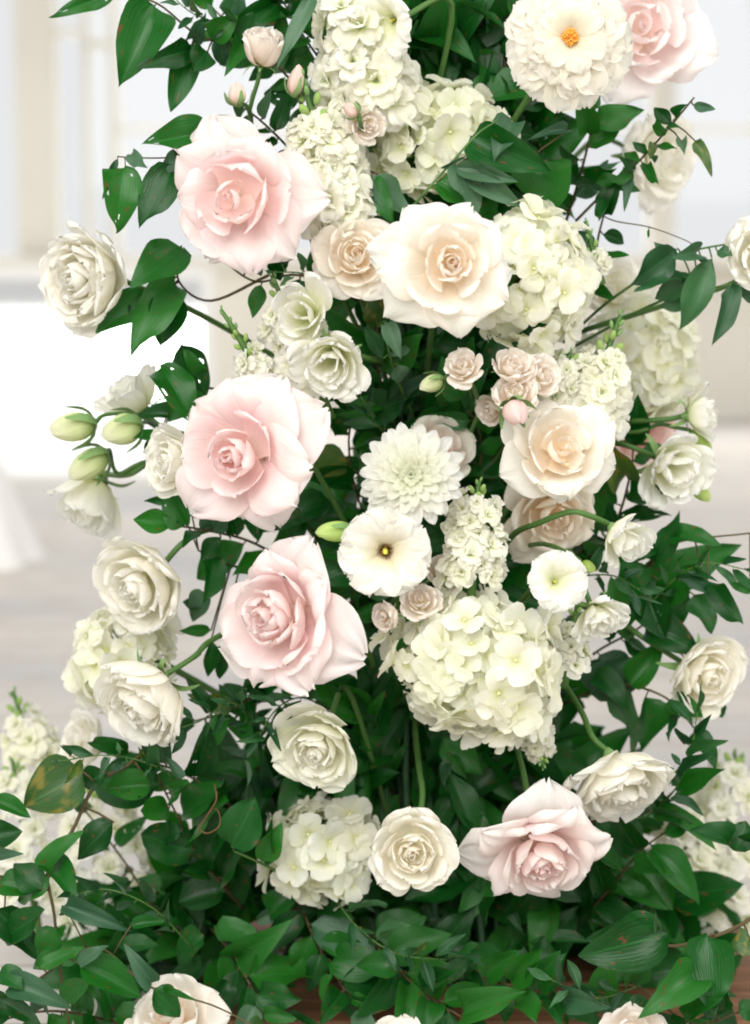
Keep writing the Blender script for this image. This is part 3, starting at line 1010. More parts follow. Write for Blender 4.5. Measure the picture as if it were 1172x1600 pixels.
def stamen_center(n, r, h, mat, matp=None):
    def f(root):
        rng = np.random.default_rng(int(n * 7))
        mg = Merge()
        for i in range(n):
            rr = r * math.sqrt((i + 0.5) / n)
            a = i * GA
            b = np.array([rr * 0.6 * math.cos(a), rr * 0.6 * math.sin(a), 0.02])
            t = np.array([rr * 1.15 * math.cos(a), rr * 1.15 * math.sin(a), h * (1.0 - 0.35 * (rr / r) ** 2) * rng.uniform(0.8, 1.15)])
            V, F = tube([b, (b + t) / 2, t], r * 0.10, r * 0.14, 5)
            mg.add(V, F)
        link('stamens', mg.mesh('stamens', mat), root)
        if matp:
            link('pistil', ico('pistil', matp, 2, r * 0.42, r * 0.42, h * 1.1), root, local=Matrix.Translation((0, 0, h * 0.4)))
    return f


bloom('lisianthus', 'wide open white lisianthus with dark ringed yellow centre', 'lisianthus', LIS, 602, 862, -0.16, 146, (0.0, -0.2), 12, open_lisianthus_petals(141, 8), M['lisi_open'], roll=0.6, zc=0.15, center=stamen_center(9, 0.15, 0.22, M['brown_stamen'], M['yellow']))
bloom('lisianthus', 'open white lisianthus with pale yellow throat above the big hydrangea', 'lisianthus', LIS, 869, 908, -0.15, 98, (0.25, 0.1), 20, open_lisianthus_petals(143, 6, 0.55), M['lisi'], roll=0.2, zc=0.2, center=stamen_center(5, 0.10, 0.12, M['yellow'], M['yellow']))
bloom('lisianthus', 'open creamy lisianthus with brown centre against the upper stock', 'lisianthus', LIS, 606, 34, -0.085, 118, (-0.7, -0.2), 48, open_lisianthus_petals(145, 7, 0.5), M['lisi'], roll=0.9, zc=0.25, center=stamen_center(5, 0.09, 0.14, M['brown_stamen'], M['yellow']))

# --- dahlias
bloom('dahlia', 'white dahlia with pointed petals and yellow green middle', 'dahlia', 'dahlias', 642, 743, -0.16, 158, (0.0, 0.05), 6, dahlia_petals(151, (18, 18, 17, 15, 13, 10, 8)), M['dahlia'], zc=0.15, outer=(1, 1, 1.03), inner=(0.97, 1, 0.86))
bloom('dahlia', 'cream dahlia with rounded petals and orange stamens at upper right', 'dahlia', 'dahlias', 890, 60, -0.13, 204, (0.1, 0.1), 8, dahlia_petals(153, (15, 14, 13, 12), False), M['dahlia_cream'], zc=0.15, center=stamen_center(70, 0.15, 0.34, M['orange']))

# --- spray roses
SPR = 'small blush spray roses'


def spray(label, cx, cy, Y, diam, d, tilt, seed, opn=0.45, **k):
    return bloom('spray_rose', label, 'spray rose', SPR, cx, cy, Y, diam, d, tilt, rose_petals(seed, 6, 6, 5, opn, 0.07, 1.0, depth=k.pop('depth', 1.0)), M['blush'], roll=seed * 0.7, sepals=5, stem_r=0.0016, **k)


SPRAY_HUB = W(735, 655, 0.0)
spray('small blush spray rose just under the large cream rose', 724, 574, -0.14, 70, (-0.2, 0.5), 35, 161, 0.5, stem_pts=[W(745, 620, -0.10), SPRAY_HUB, W(700, 760, 0.05)])
spray('small blush spray rose touching the bottom of the upper right hydrangea', 800, 576, -0.13, 72, (0.2, 0.5), 45, 163, 0.35, stem_pts=[W(770, 615, -0.10), SPRAY_HUB, W(700, 760, 0.05)])
spray('small blush spray rose between the stock and the hydrangea at centre right', 842, 590, -0.12, 74, (0.5, 0.2), 40, 165, 0.5)
spray('small blush spray rose behind the round pink bud', 806, 620, -0.135, 76, (0.0, 0.3), 35, 167, 0.5, stem_pts=[W(790, 660, -0.10), SPRAY_HUB, W(700, 760, 0.05)])
spray('pale blush spray rose lowest of the cluster above the blush cream rose', 768, 640, -0.10, 54, (-0.4, -0.2), 45, 179, 0.3)
spray('small blush spray rose under the upper stock at centre', 572, 195, -0.08, 66, (0.3, 0.0), 20, 169, 0.5)
spray('tall half open blush spray rose at the top left of the arrangement', 410, 76, -0.06, 70, (0.1, 1), 70, 171, 0.12, zc=0.75, depth=1.7)
spray('tiny blush spray rose resting on the big hydrangea', 657, 940, -0.14, 70, (-0.1, 0.5), 25, 173, 0.5)
spray('closed blush spray rose left of the big hydrangea', 606, 962, -0.14, 52, (-0.6, -0.2), 50, 175, 0.15)
spray('blush spray rose squeezed between open lisianthus and stock', 690, 892, -0.11, 56, (0.1, 0.1), 30, 177, 0.3)


# --- buds
def bud(name, label, group, cx, cy, Y, w, h, ang, mat, sep=4, stem_pts=None, pink=None, stem_r=0.0016, depth_dir=0.1):
    """closed bud: w across, h long; ang = direction of its tip in the picture, degrees (0 right, 90 up)"""
    P = W(cx, cy, Y)
    a = math.radians(ang)
    axis = (RIGHT * math.cos(a) + UP * math.sin(a) - FWD * depth_dir).normalized()
    s = h * mpp(P)
    base = P - axis * s * 0.5
    M4 = Matrix.Translation(base) @ frame(axis, 0.4) @ Matrix.Scale(s, 4)
    root = root_at(name, M4, label, 'bud', group)
    rr = 0.5 * w / h
    rng = np.random.default_rng(int(cx * 3 + cy))
    for k in range(5):
        bez = [(0.02, 0.0), (rr * 1.35, 0.10), (rr * 1.15, 0.72), (rr * 0.10, 1.0)]
        Pg = petal_grid(bez, rr * 0.95, rr * 1.0, rng=rng, nu=7, nv=9, peak=0.5, basew=0.35, tip=1.6)
        link('petal', grid_mesh('petal', rotz(Pg, k * GA) * np.array([1, 1, 1 - 0.02 * k]), mat), root, color=pink or (1, 1, 1))
    for k in range(sep):
        bez = [(0.03, -0.06), (rr * 1.5, 0.05), (rr * 1.35, 0.35), (rr * 1.6, 0.60)]
        Pg = petal_grid(bez, rr * 0.36, rr * 1.2, rng=rng, nu=5, nv=7, peak=0.3, basew=0.8, tip=0.9)
        link('sepal', grid_mesh('sepal', rotz(Pg, k * 2 * math.pi / sep), M['sepal']), root)
    add_stem(root, ([M4 @ Vector((0, 0, -0.02))] + stem_pts) if stem_pts else default_stem(base, axis, 0.08, 0.025), stem_r)
    return root


LB = 'pale green lisianthus buds'
HUBL = W(262, 672, 0.0)
bud('lisianthus_bud', 'pale green lisianthus bud farthest left', LB, 113, 668, -0.03, 48, 70, 192, M['bud'], 4, [W(165, 648, -0.02), W(215, 648, -0.01), HUBL, W(400, 700, 0.05)])
bud('lisianthus_bud', 'plump pale bud below the upward lisianthus at left', LB, 190, 672, -0.04, 50, 64, 200, M['bud'], 4, [W(232, 660, -0.02), HUBL, W(400, 700, 0.05)])
bud('lisianthus_bud', 'pale lisianthus bud above the hanging blurred bloom', LB, 137, 727, -0.02, 46, 70, 215, M['bud'], 4, [W(172, 705, -0.01), W(185, 740, 0.0), W(240, 718, 0.0), W(400, 700, 0.05)])
bud('lisianthus_bud', 'yellow green bud between the pink rose and open lisianthus', LB, 522, 831, -0.15, 34, 58, 185, M['bud'], 2, None, (0.82, 0.98, 0.55))
bud('lisianthus_bud', 'yellow green bud hanging under the soft lisianthus at right', LB, 1094, 768, 0.0, 26, 42, -50, M['bud'], 0, [W(1075, 745, 0.0), W(1040, 700, 0.02), W(960, 690, 0.05)], (0.85, 0.98, 0.55))
bud('lisianthus_bud', 'green bud on a thin curved stem between two lisianthus at right', LB, 1095, 688, 0.0, 20, 44, -45, M['bud'], 0, [W(1055, 668, 0.0), W(1030, 663, 0.0), W(985, 676, 0.0), W(850, 676, 0.05)], (0.7, 0.85, 0.4))
bud('lisianthus_bud', 'tiny green bud beside the nodding lisianthus', LB, 919, 886, -0.13, 20, 26, -30, M['bud'], 0, [W(900, 872, -0.12), W(850, 850, -0.08), W(790, 860, 0.02)], (0.7, 0.85, 0.4))
RB = 'spray rose buds'
bud('rose_bud', 'round pink bud with spread green sepals at centre right', RB, 806, 646, -0.16, 42, 44, -70, M['blush'], 5, [W(808, 640, -0.13), SPRAY_HUB, W(700, 760, 0.05)], (1, 0.9, 0.93), depth_dir=0.9)
bud('rose_bud', 'closed green rose bud left of the small blush roses', RB, 674, 600, -0.13, 28, 40, 205, M['bud'], 4, [W(705, 590, -0.12), W(735, 610, -0.08), SPRAY_HUB, W(700, 760, 0.05)])
bud('rose_bud', 'small round blush bud above the pink rose at upper left', RB, 370, 147, -0.07, 30, 36, 95, M['blush'], 5, [W(388, 170, -0.06), W(410, 240, 0.0), W(500, 330, 0.05)], (1, 0.94, 0.92))
bud('rose_bud', 'tiny pink bud above the spray rose under the stock', RB, 549, 172, -0.09, 24, 27, 150, M['blush'], 4, [W(565, 200, -0.08), W(590, 260, 0.0), W(620, 330, 0.05)], (1, 0.9, 0.9))
bud('rose_bud', 'slim pink bud with long sepals at the tip of the left stock', RB, 463, 125, -0.08, 26, 48, 80, M['blush'], 4, [W(470, 160, -0.07), W(500, 260, 0.0), W(560, 330, 0.05)], (1, 0.9, 0.88))


# ------------------------------------------------------------------ hydrangeas
def sepal_round(seed):
    rng = np.random.default_rng(seed)
    return petal_grid([(0.04, 0.0), (0.35, 0.06), (0.7, 0.20), (1.0, 0.12 + rng.uniform(-0.12, 0.14))], 0.56, 0.85, roll=0.35, ruffle=0.07, rng=rng, nu=7, nv=7, peak=0.64, basew=0.16, tip=2.6, tipw=2.3, freq=2.0)


def hydrangea(label, cx, cy, Y, w, h, d, tilt, mat, n=60, seed=1, fr=0.30, detail=True, cover=112, stem_pts=None):
    rng = np.random.default_rng(seed)
    P = W(cx, cy, Y)
    axis = aim(P, d[0], d[1], tilt)
    s = mpp(P)
    R = 0.25 * (w + h) * s
    M4 = Matrix.Translation(P) @ frame(axis, 0) @ Matrix.Scale(R, 4)
    root = root_at('hydrangea', M4, label, 'hydrangea', 'hydrangea heads')
    sm = [grid_mesh('sepal', sepal_round(seed * 17 + k), mat) for k in range(5)]
    if not detail:
        fm = []
        for k in range(3):
            mg = Merge()
            for q in range(4):
                g = rotz(sepal_round(seed * 31 + k * 5 + q), q * math.pi / 2)
                mg.add(g.reshape(-1, 3), grid_faces(7, 7), grid_uv(7, 7))
            fm.append(mg.mesh('floret', mat))
    ax, ay = w / (w + h) * 2, h / (w + h) * 2
    lim = math.cos(math.radians(cover))
    for i in range(n):
        zz = 1 - (1 - lim) * (i + 0.5) / n
        rr = math.sqrt(max(0, 1 - zz * zz))
        a = i * GA + rng.uniform(-0.25, 0.25)
        nrm = Vector((rr * math.cos(a), rr * math.sin(a), zz))
        out = (rng.uniform(0.70, 1.02) - fr * 0.25) * (1 + 0.10 * rr * math.sin(2.0 * a + seed) + 0.07 * math.sin(5.0 * a + 2 * seed))
        pos = Vector((nrm.x * ax * out, nrm.y * ay * out, nrm.z * 0.80 * out))
        nn = (nrm + Vector(rng.uniform(-0.55, 0.55, 3).tolist())).normalized()
        q = nn.to_track_quat('Z', 'Y').to_matrix().to_4x4()
        sc = fr * rng.uniform(0.66, 1.18)
        L = Matrix.Translation(pos) @ q @ Matrix.Rotation(rng.uniform(0, 6.28), 4, 'Z') @ Matrix.Scale(sc, 4)
        tint = rng.uniform(0.975, 1.0)
        col = (tint, 1.0, tint * rng.uniform(0.93, 1.0))
        if detail:
            fl = link('floret', EYE_S, root, local=L)
            for k in range(4):
                T = Matrix.Rotation(k * math.pi / 2 + rng.uniform(-0.12, 0.12), 4, 'Z') @ Matrix.Rotation(rng.uniform(-0.30, 0.22), 4, 'Y')
                link('sepal', sm[int(rng.integers(0, 5))], fl, local=T @ Matrix.Scale(rng.uniform(0.88, 1.1), 4), color=col)
        else:
            link('floret', fm[int(rng.integers(0, 3))], root, local=L, color=col)
    # green branchlets inside the head
    mg = Merge()
    for i in range(26):
        zz = 1 - (1 - lim) * (i + 0.5) / 26
        rr = math.sqrt(max(0, 1 - zz * zz))
        a = i * GA
        e = np.array([rr * math.cos(a) * ax * 0.66, rr * math.sin(a) * ay * 0.66, zz * 0.55])
        V, F = tube([(0, 0, -0.35), (e[0] * 0.45, e[1] * 0.45, -0.1 + e[2] * 0.3), tuple(e)], 0.025, 0.012, 5)
        mg.add(V, F)
    link('branchlets', mg.mesh('branchlets', M['sepal']), root)
    b = M4 @ Vector((0, 0, -0.30))
    add_stem(root, [b] + stem_pts if stem_pts else default_stem(b, axis, 0.14), 0.0026)
    return root


EYE_S = ico('floret_eye', M['eye'], 1, 0.075, 0.075, 0.06)
for v in EYE_S.vertices:
    v.co.z += 0.05

hydrangea('big white hydrangea at lower centre, under the stock spike', 742, 1034, -0.12, 282, 248, (0, -0.1), 12, M['hydra'], 92, 3, 0.30, stem_pts=[W(770, 1120, 0.02), W(790, 1240, 0.03), W(760, 1340, 0.06)])
hydrangea('white hydrangea behind the right side of the large cream rose', 824, 440, -0.08, 205, 238, (0.3, 0), 15, M['hydra'], 80, 5, 0.31)
hydrangea('greenish white hydrangea at top centre under the dark leaves', 688, 222, -0.03, 214, 196, (0, 0.2), 10, M['hydra_green'], 70, 7, 0.32)
hydrangea('soft white hydrangea at right behind the small stock', 1006, 566, 0.08, 165, 238, (0.4, 0), 20, M['hydra'], 46, 9, 0.34, detail=False)
hydrangea('white hydrangea at the left between two white roses', 198, 1030, -0.03, 186, 186, (-0.6, 0), 20, M['hydra'], 62, 11, 0.33)
hydrangea('white hydrangea left of the round white rose near the base', 508, 1326, -0.04, 210, 175, (-0.1, 0.1), 10, M['hydra'], 52, 13, 0.34)


# ------------------------------------------------------------------ stock spikes
def stock_floret(seed):
    rng = np.random.default_rng(seed)
    mg = Merge()
    for ring, (n, L, el) in enumerate(((4, 1.0, 8), (4, 0.80, 34), (3, 0.50, 60))):
        for i in range(n):
            a = 2 * math.pi * (i + 0.5 * ring) / n + rng.uniform(-0.25, 0.25)
            l = L * rng.uniform(0.82, 1.15)
            e = math.radians(el + rng.uniform(-16, 16))
            c, s = math.cos(e) * l, math.sin(e) * l
            bez = [(0.03, 0), (0.35 * c, 0.35 * s + 0.08), (0.72 * c, 0.72 * s + 0.14), (c, s - 0.10)]
            P = rotz(petal_grid(bez, 0.54 * l, 0.8, roll=0.6, ruffle=0.15, rng=rng, nu=9, nv=7, peak=0.70, basew=0.16, tip=2.8, tipw=2.4, freq=3.2, jag=0.03), a)
            mg.add(P.reshape(-1, 3), grid_faces(7, 9), grid_uv(7, 9))
    return mg.mesh('floret', M['stock'])


SFL = [stock_floret(200 + k) for k in range(5)]
SBUD = ico('bud', M['bud'], 2, 0.5, 0.5, 0.9)
SBUDG = ico('bud', M['sepal'], 2, 0.42, 0.42, 0.9)


def stock(label, base, tip, Yb, Yt, wpx, n, seed, floret_px=58, buds=9, fill=(0.0, 0.8), front=True, curve=0.0):
    """spike along base -> tip (picture points); florets set round the stem"""
    rng = np.random.default_rng(seed)
    B, T = W(base[0], base[1], Yb), W(tip[0], tip[1], Yt)
    ax = T - B
    L = ax.length
    M4 = Matrix.Translation(B) @ frame(ax, 0)
    root = root_at('stock_spike', M4, label, 'stock flower', 'white stock spikes')
    s = mpp(B)
    wr = wpx * 0.5 * s
    fr = floret_px * 0.5 * s
    toc = (C0 - B).normalized()
    loc_c = (frame(ax, 0).to_3x3().inverted() @ toc)
    pth = [np.array([curve * L * (z - z * z) * 4 * 0.25, 0, z * L]) for z in np.linspace(-0.25, 1, 9)]
    V, F = tube(pth, 0.0035, 0.0016, 6)
    link('stem', mesh_raw('stem', V, F, None, M['stem']), root)
    i = k = 0
    while k < n and i < n * 6:
        i += 1
        f = (k + 0.5) / n
        z = (fill[0] + (fill[1] - fill[0]) * f) * L
        a = i * GA
        dr = Vector((math.cos(a), math.sin(a), 0))
        if front and dr.dot(Vector((loc_c.x, loc_c.y, 0)).normalized()) < -0.35:
            continue
        k += 1
        rad = (wr - fr * 0.55) * (1.0 - 0.45 * f ** 2) * rng.uniform(0.75, 1.05)
        zc = curve * L * ((z / L) - (z / L) ** 2)
        pos = dr * max(rad, 0.004) + Vector((zc, 0, z))
        nn = (dr + Vector((0, 0, 0.25 + 0.5 * f)) + Vector(rng.uniform(-0.5, 0.5, 3).tolist()) + loc_c * 0.35).normalized()
        q = nn.to_track_quat('Z', 'Y').to_matrix().to_4x4()
        sc = fr * (1.18 - 0.42 * f) * rng.uniform(0.78, 1.2)
        link('floret', SFL[int(rng.integers(0, 5))], root, local=Matrix.Translation(pos) @ q @ Matrix.Rotation(rng.uniform(0, 6.28), 4, 'Z') @ Matrix.Scale(sc, 4), color=(1, 1, rng.uniform(0.93, 1)))
    for b in range(buds):
        f = b / max(1, buds - 1)
        z = (fill[1] + (1.02 - fill[1]) * f) * L
        a = b * GA
        dr = Vector((math.cos(a), math.sin(a), 0))
        rad = fr * 0.55 * (1.0 - 0.75 * f)
        nn = (dr * 0.7 + Vector((0, 0, 0.8 + f))).normalized()
        q = nn.to_track_quat('Z', 'Y').to_matrix().to_4x4()
        zc = curve * L * ((z / L) - (z / L) ** 2)
        link('bud', SBUD if b < buds * 0.5 else SBUDG, root, local=Matrix.Translation(dr * rad + Vector((zc, 0, z))) @ q @ Matrix.Scale(fr * (0.42 - 0.22 * f), 4))
    return root


stock('large white stock at top centre, left of the dark leaves', (575, 175), (545, -60), -0.05, -0.06, 165, 22, 301, 76, 4, (0.0, 1.0))
stock('white stock spike behind the right of the upper pink rose', (540, 345), (470, 120), -0.06, -0.08, 125, 20, 303, 72, 9, (0.0, 0.72))
stock('frilled white stock spike above the big hydrangea', (738, 905), (748, 752), -0.13, -0.13, 112, 22, 305, 50, 7, (0.0, 0.86))
stock('small white stock right of centre against the soft hydrangea', (912, 650), (970, 492), -0.07, -0.07, 130, 18, 307, 62, 10, (0.0, 0.62))
stock('loose stock florets between the spray roses and the soft hydrangea', (862, 640), (892, 545), -0.08, -0.08, 84, 9, 329, 52, 6, (0.0, 0.8))
stock('curved budding stock stem left of the lisianthus pair', (405, 605), (345, 484), -0.08, -0.09, 70, 7, 309, 44, 12, (0.0, 0.45), curve=0.4)
stock('small white stock poking out at the lower right of the big hydrangea', (835, 1140), (850, 1200), -0.09, -0.10, 60, 8, 311, 34, 8, (0.0, 0.7))
stock('white stock behind the lisianthus pair', (500, 610), (425, 430), -0.07, -0.08, 130, 15, 313, 52, 8, (0.0, 0.8))
stock('small stock sprig beside the right end of the big hydrangea', (885, 1045), (905, 930), -0.09, -0.10, 70, 9, 315, 38, 6, (0.0, 0.7))
stock('short stock tip with green buds right of the upper right hydrangea', (935, 425), (915, 345), -0.05, -0.05, 50, 4, 317, 40, 10, (0.0, 0.3))
stock('blurred white stock among the leaves at lower left', (195, 1490), (150, 1230), 0.08, 0.10, 190, 22, 319, 66, 5, (0.0, 0.95))
stock('blurred white stock at the left edge above the yellowing leaf', (55, 1420), (20, 1190), 0.09, 0.11, 130, 16, 321, 60, 6, (0.0, 0.9))
stock('faint white stock at the left edge level with the floor', (60, 1200), (20, 1080), 0.14, 0.15, 110, 9, 323, 55, 7, (0.0, 0.7))
stock('blurred white stock at the right edge behind the glossy leaves', (1120, 1450), (1150, 1180), 0.10, 0.14, 150, 22, 325, 66, 6, (0.0, 0.95))
stock('blurred white stock partly hidden under leaves at lower right', (1085, 1400), (1060, 1270), 0.09, 0.10, 110, 10, 327, 60, 3, (0.0, 0.95))


# ------------------------------------------------------------------ leaves
def leaf_grid(shape, curl, fold, wave, seed, nu=7, nv=11, twist=0.0, holes=None):
    """unit leaf: base at origin, tip at y=1, half width 0.5 at the widest; z is its upper side"""
    rng = np.random.default_rng(seed)
    v = np.linspace(0, 1, nv)
    if shape == 'ovate':
        w = np.sin(math.pi * np.clip(v, 0, 1) ** 0.72) ** 0.80 * (1 - 0.25 * v)
    elif shape == 'round':
        w = np.sin(math.pi * np.clip(v, 0, 1) ** 0.80) ** 0.60
    else:
        w = np.sin(math.pi * v ** 0.95) ** 0.95
    w = 0.5 * w / w.max() + 0.012
    u = np.linspace(-1, 1, nu)
    ang = curl * v
    y = np.concatenate([[0], np.cumsum(np.cos(0.5 * (ang[1:] + ang[:-1])) * np.diff(v))])
    z = -np.concatenate([[0], np.cumsum(np.sin(0.5 * (ang[1:] + ang[:-1])) * np.diff(v))])
    s = 1.0 / max(0.3, math.hypot(y[-1], z[-1]))
    ph = rng.uniform(0, 6.28, 2)
    P = np.zeros((nv, nu, 3))
    for j in range(nv):
        X = u * w[j]
        Z = fold * np.abs(X) + wave * np.sin(9 * v[j] + ph[0] + (u > 0) * 1.7) * np.abs(u) ** 2 * 0.12
        tw = twist * v[j]
        P[j, :, 0] = X * math.cos(tw) - Z * math.sin(tw) * 0.6
        P[j, :, 1] = y[j]
        P[j, :, 2] = z[j] + Z * math.cos(tw) + X * math.sin(tw)
    # turn so that base -> tip lies on +y
    a = math.atan2(z[-1], y[-1])
    c, sn = math.cos(-a), math.sin(-a)
    Y2 = P[..., 1] * c - P[..., 2] * sn
    Z2 = P[..., 1] * sn + P[..., 2] * c
    P[..., 1], P[..., 2] = Y2 * s, Z2 * s
    P[..., 0] += 0.03 * np.sin(3 * v + ph[1])[:, None]
    return P


def leaf_variants(name, shape, mat, specs, seed, nu=7, nv=11, holes=0):
    out = []
    for k, (c, f, wv, tw) in enumerate(specs):
        P = leaf_grid(shape, c, f, wv, seed + k, nu, nv, tw)
        F = grid_faces(nv, nu)
        if holes:
            rng = np.random.default_rng(seed + 90 + k)
            kill = set()
            for _ in range(holes):
                j, i = int(rng.integers(3, nv - 4)), int(rng.integers(1, nu - 3))
                kill.add(j * (nu - 1) + i)
                if rng.uniform() < 0.5:
                    kill.add((j + 1) * (nu - 1) + i)
            F = np.array([f for q, f in enumerate(F) if q not in kill])
        out.append(mesh_raw(name, P.reshape(-1, 3), F, grid_uv(nv, nu), mat))
    return out


SPEC = [(0.5, 0.35, 0.5, 0.1), (0.9, 0.5, 0.7, -0.3), (-0.4, 0.25, 0.6, 0.25), (1.3, 0.3, 0.8, 0.4), (0.2, 0.6, 0.4, -0.1), (0.7, 0.15, 1.0, -0.5), (1.6, 0.55, 0.5, 0.2), (0.3, 0.3, 0.9, 0.6)]
LV = {
    'ovate': leaf_variants('leaf', 'ovate', M['leaf'], SPEC, 400),
    'round': leaf_variants('leaf', 'round', M['leaf'], SPEC[:5], 420),
    'lance': leaf_variants('leaf', 'lance', M['leaf_olive'], SPEC, 440),
    'lance_dark': leaf_variants('leaf', 'lance', M['leaf'], SPEC, 445),
    'pale': leaf_variants('leaf', 'ovate', M['leaf_pale'], SPEC, 460),
    'old': leaf_variants('leaf', 'ovate', M['leaf_old'], SPEC[:4], 480),
    'holed': leaf_variants('leaf', 'ovate', M['leaf'], SPEC[:5], 500, 19, 27, 4),
}


def leaf_matrix(B, T, width, nrm):
    y = T - B
    L = y.length
    yn = y / L
    z = (nrm - yn * nrm.dot(yn))
    if z.length < 1e-4:
        z = FWD * -1 - yn * (FWD * -1).dot(yn)
    z.normalize()
    x = yn.cross(z)
    m = Matrix((x * width, y, z * (0.6 * width + 0.4 * L))).transposed().to_4x4()
    m.translation = B
    return m


def rand_normal(rng, B, tilt=0.55, up=0.35):
    tc = (C0 - B).normalized()
    return (tc + Vector((0, 0, up)) + Vector(rng.uniform(-tilt, tilt, 3).tolist())).normalized()


def nearest(path, p):
    d = [np.linalg.norm(np.array(q) - np.array(p)) for q in path]
    return path[int(np.argmin(d))]


def sprig(label, stem, leaves, seed, group='leafy vines in the arrangement', name='leafy_sprig', kind='ovate', twig='twig', r=0.0012, tilt=0.45, cat='greenery', up=0.25):
    """stem: [(px,py,Y)...]; leaves: (bx,by,tx,ty,w[,kind[,dY]]) measured in the photograph"""
    rng = np.random.default_rng(seed)
    path = smooth_path([tuple(W(*p)) for p in stem], 6)
    root = root_at(name, Matrix.Translation(Vector(path[0])), label, cat, group)
    inv = root.matrix_basis.inverted()
    mg = Merge()
    mg.add(*tube(path, r, r * 0.6, 6))
    fr = Vector(path[0])
    for lf in leaves:
        bx, by, tx, ty, w = lf[:5]
        kd = lf[5] if len(lf) > 5 and lf[5] else kind
        # depth of the nearest stem point
        q = min(path, key=lambda p: (p[0] - W(bx, by, p[1]).x) ** 2 + (p[2] - W(bx, by, p[1]).z) ** 2)
        Yb = q[1] - 0.006
        if len(lf) <= 5 or not lf[5]:
            pk = rng.uniform()
            kd = 'pale' if pk < 0.07 else ('old' if pk < 0.10 else ('holed' if pk < 0.16 and kd == 'ovate' else ('lance_dark' if pk < 0.34 and kd == 'ovate' else ('round' if pk < 0.42 and kd == 'ovate' else kd))))
        dY = lf[6] if len(lf) > 6 else rng.uniform(-0.028, 0.012)
        B, T = W(bx, by, Yb), W(tx, ty, Yb + dY)
        m = leaf_matrix(B, T, w * mpp(B) * 1.08, rand_normal(rng, B, tilt, up))
        me = LV[kd][int(rng.integers(0, len(LV[kd])))]
        link('leaf', me, root, local=inv @ m)
        mg.add(*tube([q, tuple((Vector(q) + B) / 2 + Vector((0, 0, 0.001))), tuple(B)], r * 0.6, r * 0.5, 5))
    V = np.concatenate(mg.V) - np.array(tuple(fr))
    link('stem', mesh_raw('stem', V, mg.F, None, M[twig]), root)
    return root


def auto_leaves(stem, n, size, wr, seed, spread=65, jitter=22, t0=0.1, hang=0.0):
    """leaves set alternately along a stem polyline, as picture measurements"""
    rng = np.random.default_rng(seed)
    pts = np.array([(a, b) for a, b, c in stem], dtype=float)
    seg = np.linalg.norm(np.diff(pts, axis=0), axis=1)
    cum = np.concatenate([[0], np.cumsum(seg)])
    out = []
    for i in range(n):
        t = (t0 + (1 - t0) * (i + 0.5) / n) * cum[-1]
        k = min(len(seg) - 1, int(np.searchsorted(cum, t, side='right') - 1))
        f = (t - cum[k]) / seg[k]
        p = pts[k] + (pts[k + 1] - pts[k]) * f
        dirv = (pts[k + 1] - pts[k]) / seg[k]
        a = math.atan2(dirv[1], dirv[0]) + (1 if i % 2 else -1) * math.radians(spread + rng.uniform(-jitter, jitter))
        if i == n - 1:
            a = math.atan2(dirv[1], dirv[0])
        L = size * rng.uniform(0.45, 1.25)
        dx, dy = math.cos(a), math.sin(a) + hang
        l = math.hypot(dx, dy)
        dx, dy = dx / l, dy / l
        fs = rng.uniform(0.7, 1.0)
        b = p + np.array([dx, dy]) * 6
        out.append((b[0], b[1], b[0] + dx * L * fs, b[1] + dy * L * fs, L * wr * rng.uniform(0.85, 1.15), None, rng.uniform(-0.04, 0.02)))
    return out


def asprig(label, stem, n, size, wr, seed, extra=(), **k):
    sp = {q: k.pop(q) for q in ('spread', 'jitter', 't0', 'hang') if q in k}
    return sprig(label, stem, list(extra) + auto_leaves(stem, n, size, wr, seed, **sp), seed, **k)


# -- upper left
sprig('dark green branch with broad leaves hanging at the top left', [(470, 60, 0.0), (380, 70, -0.02), (310, 55, -0.03), (245, 5, -0.04), (180, -12, -0.04)],
      [(243, 8, 184, 136, 74, 'ovate'), (300, 68, 268, 176, 44, 'ovate'), (298, 78, 216, 106, 40, 'ovate'), (172, -6, 80, 24, 30, 'holed'), (325, 80, 300, 112, 40), (340, 60, 350, 105, 34, 'pale'), (300, 60, 322, 20, 26, 'pale'), (330, 60, 372, 25, 38), (380, 70, 352, 118, 34), (372, 66, 395, 18, 40)], 1, tilt=0.35)
sprig('vine with insect holed leaves left of the upper pink rose', [(360, 235, -0.08), (300, 243, -0.08), (245, 247, -0.08), (185, 245, -0.08)],
      [(315, 206, 226, 226, 58, 'holed'), (312, 212, 275, 268, 46, 'ovate'), (196, 262, 180, 360, 62, 'holed'), (272, 264, 217, 355, 58, 'ovate'), (203, 242, 230, 262, 22, 'pale'), (184, 247, 160, 312, 10, 'pale'), (285, 244, 245, 268, 28, 'pale')], 2, tilt=0.25, r=0.0008)
sprig('glossy dark leaves around the stem of the far left white rose', [(420, 430, -0.02), (330, 470, -0.02), (280, 440, -0.03), (283, 385, -0.04)],
      [(284, 388, 205, 450, 64, 'ovate'), (232, 458, 150, 520, 48, 'ovate'), (275, 440, 204, 556, 62, 'ovate'), (262, 455, 250, 540, 56, 'ovate'), (240, 455, 212, 520, 44, 'lance_dark'), (200, 462, 186, 470, 14)], 3, tilt=0.3, r=0.0012)
sprig('holed dark leaves between the curved stock stem and pale buds', [(420, 620, 0.0), (350, 610, -0.01), (300, 600, -0.02), (255, 580, -0.03)],
      [(284, 538, 322, 620, 46, 'holed'), (252, 574, 300, 668, 62, 'holed'), (300, 600, 262, 660, 50, 'ovate'), (278, 652, 205, 655, 26, 'lance_dark'), (250, 690, 208, 686, 28, 'lance_dark'), (310, 590, 288, 540, 26), (245, 690, 235, 715, 30)], 4, tilt=0.3)
asprig('dark leaves below the curve of the upper pink rose', [(560, 470, 0.02), (470, 430, -0.02), (400, 440, -0.04), (345, 405, -0.05)], 7, 85, 0.5, 5)
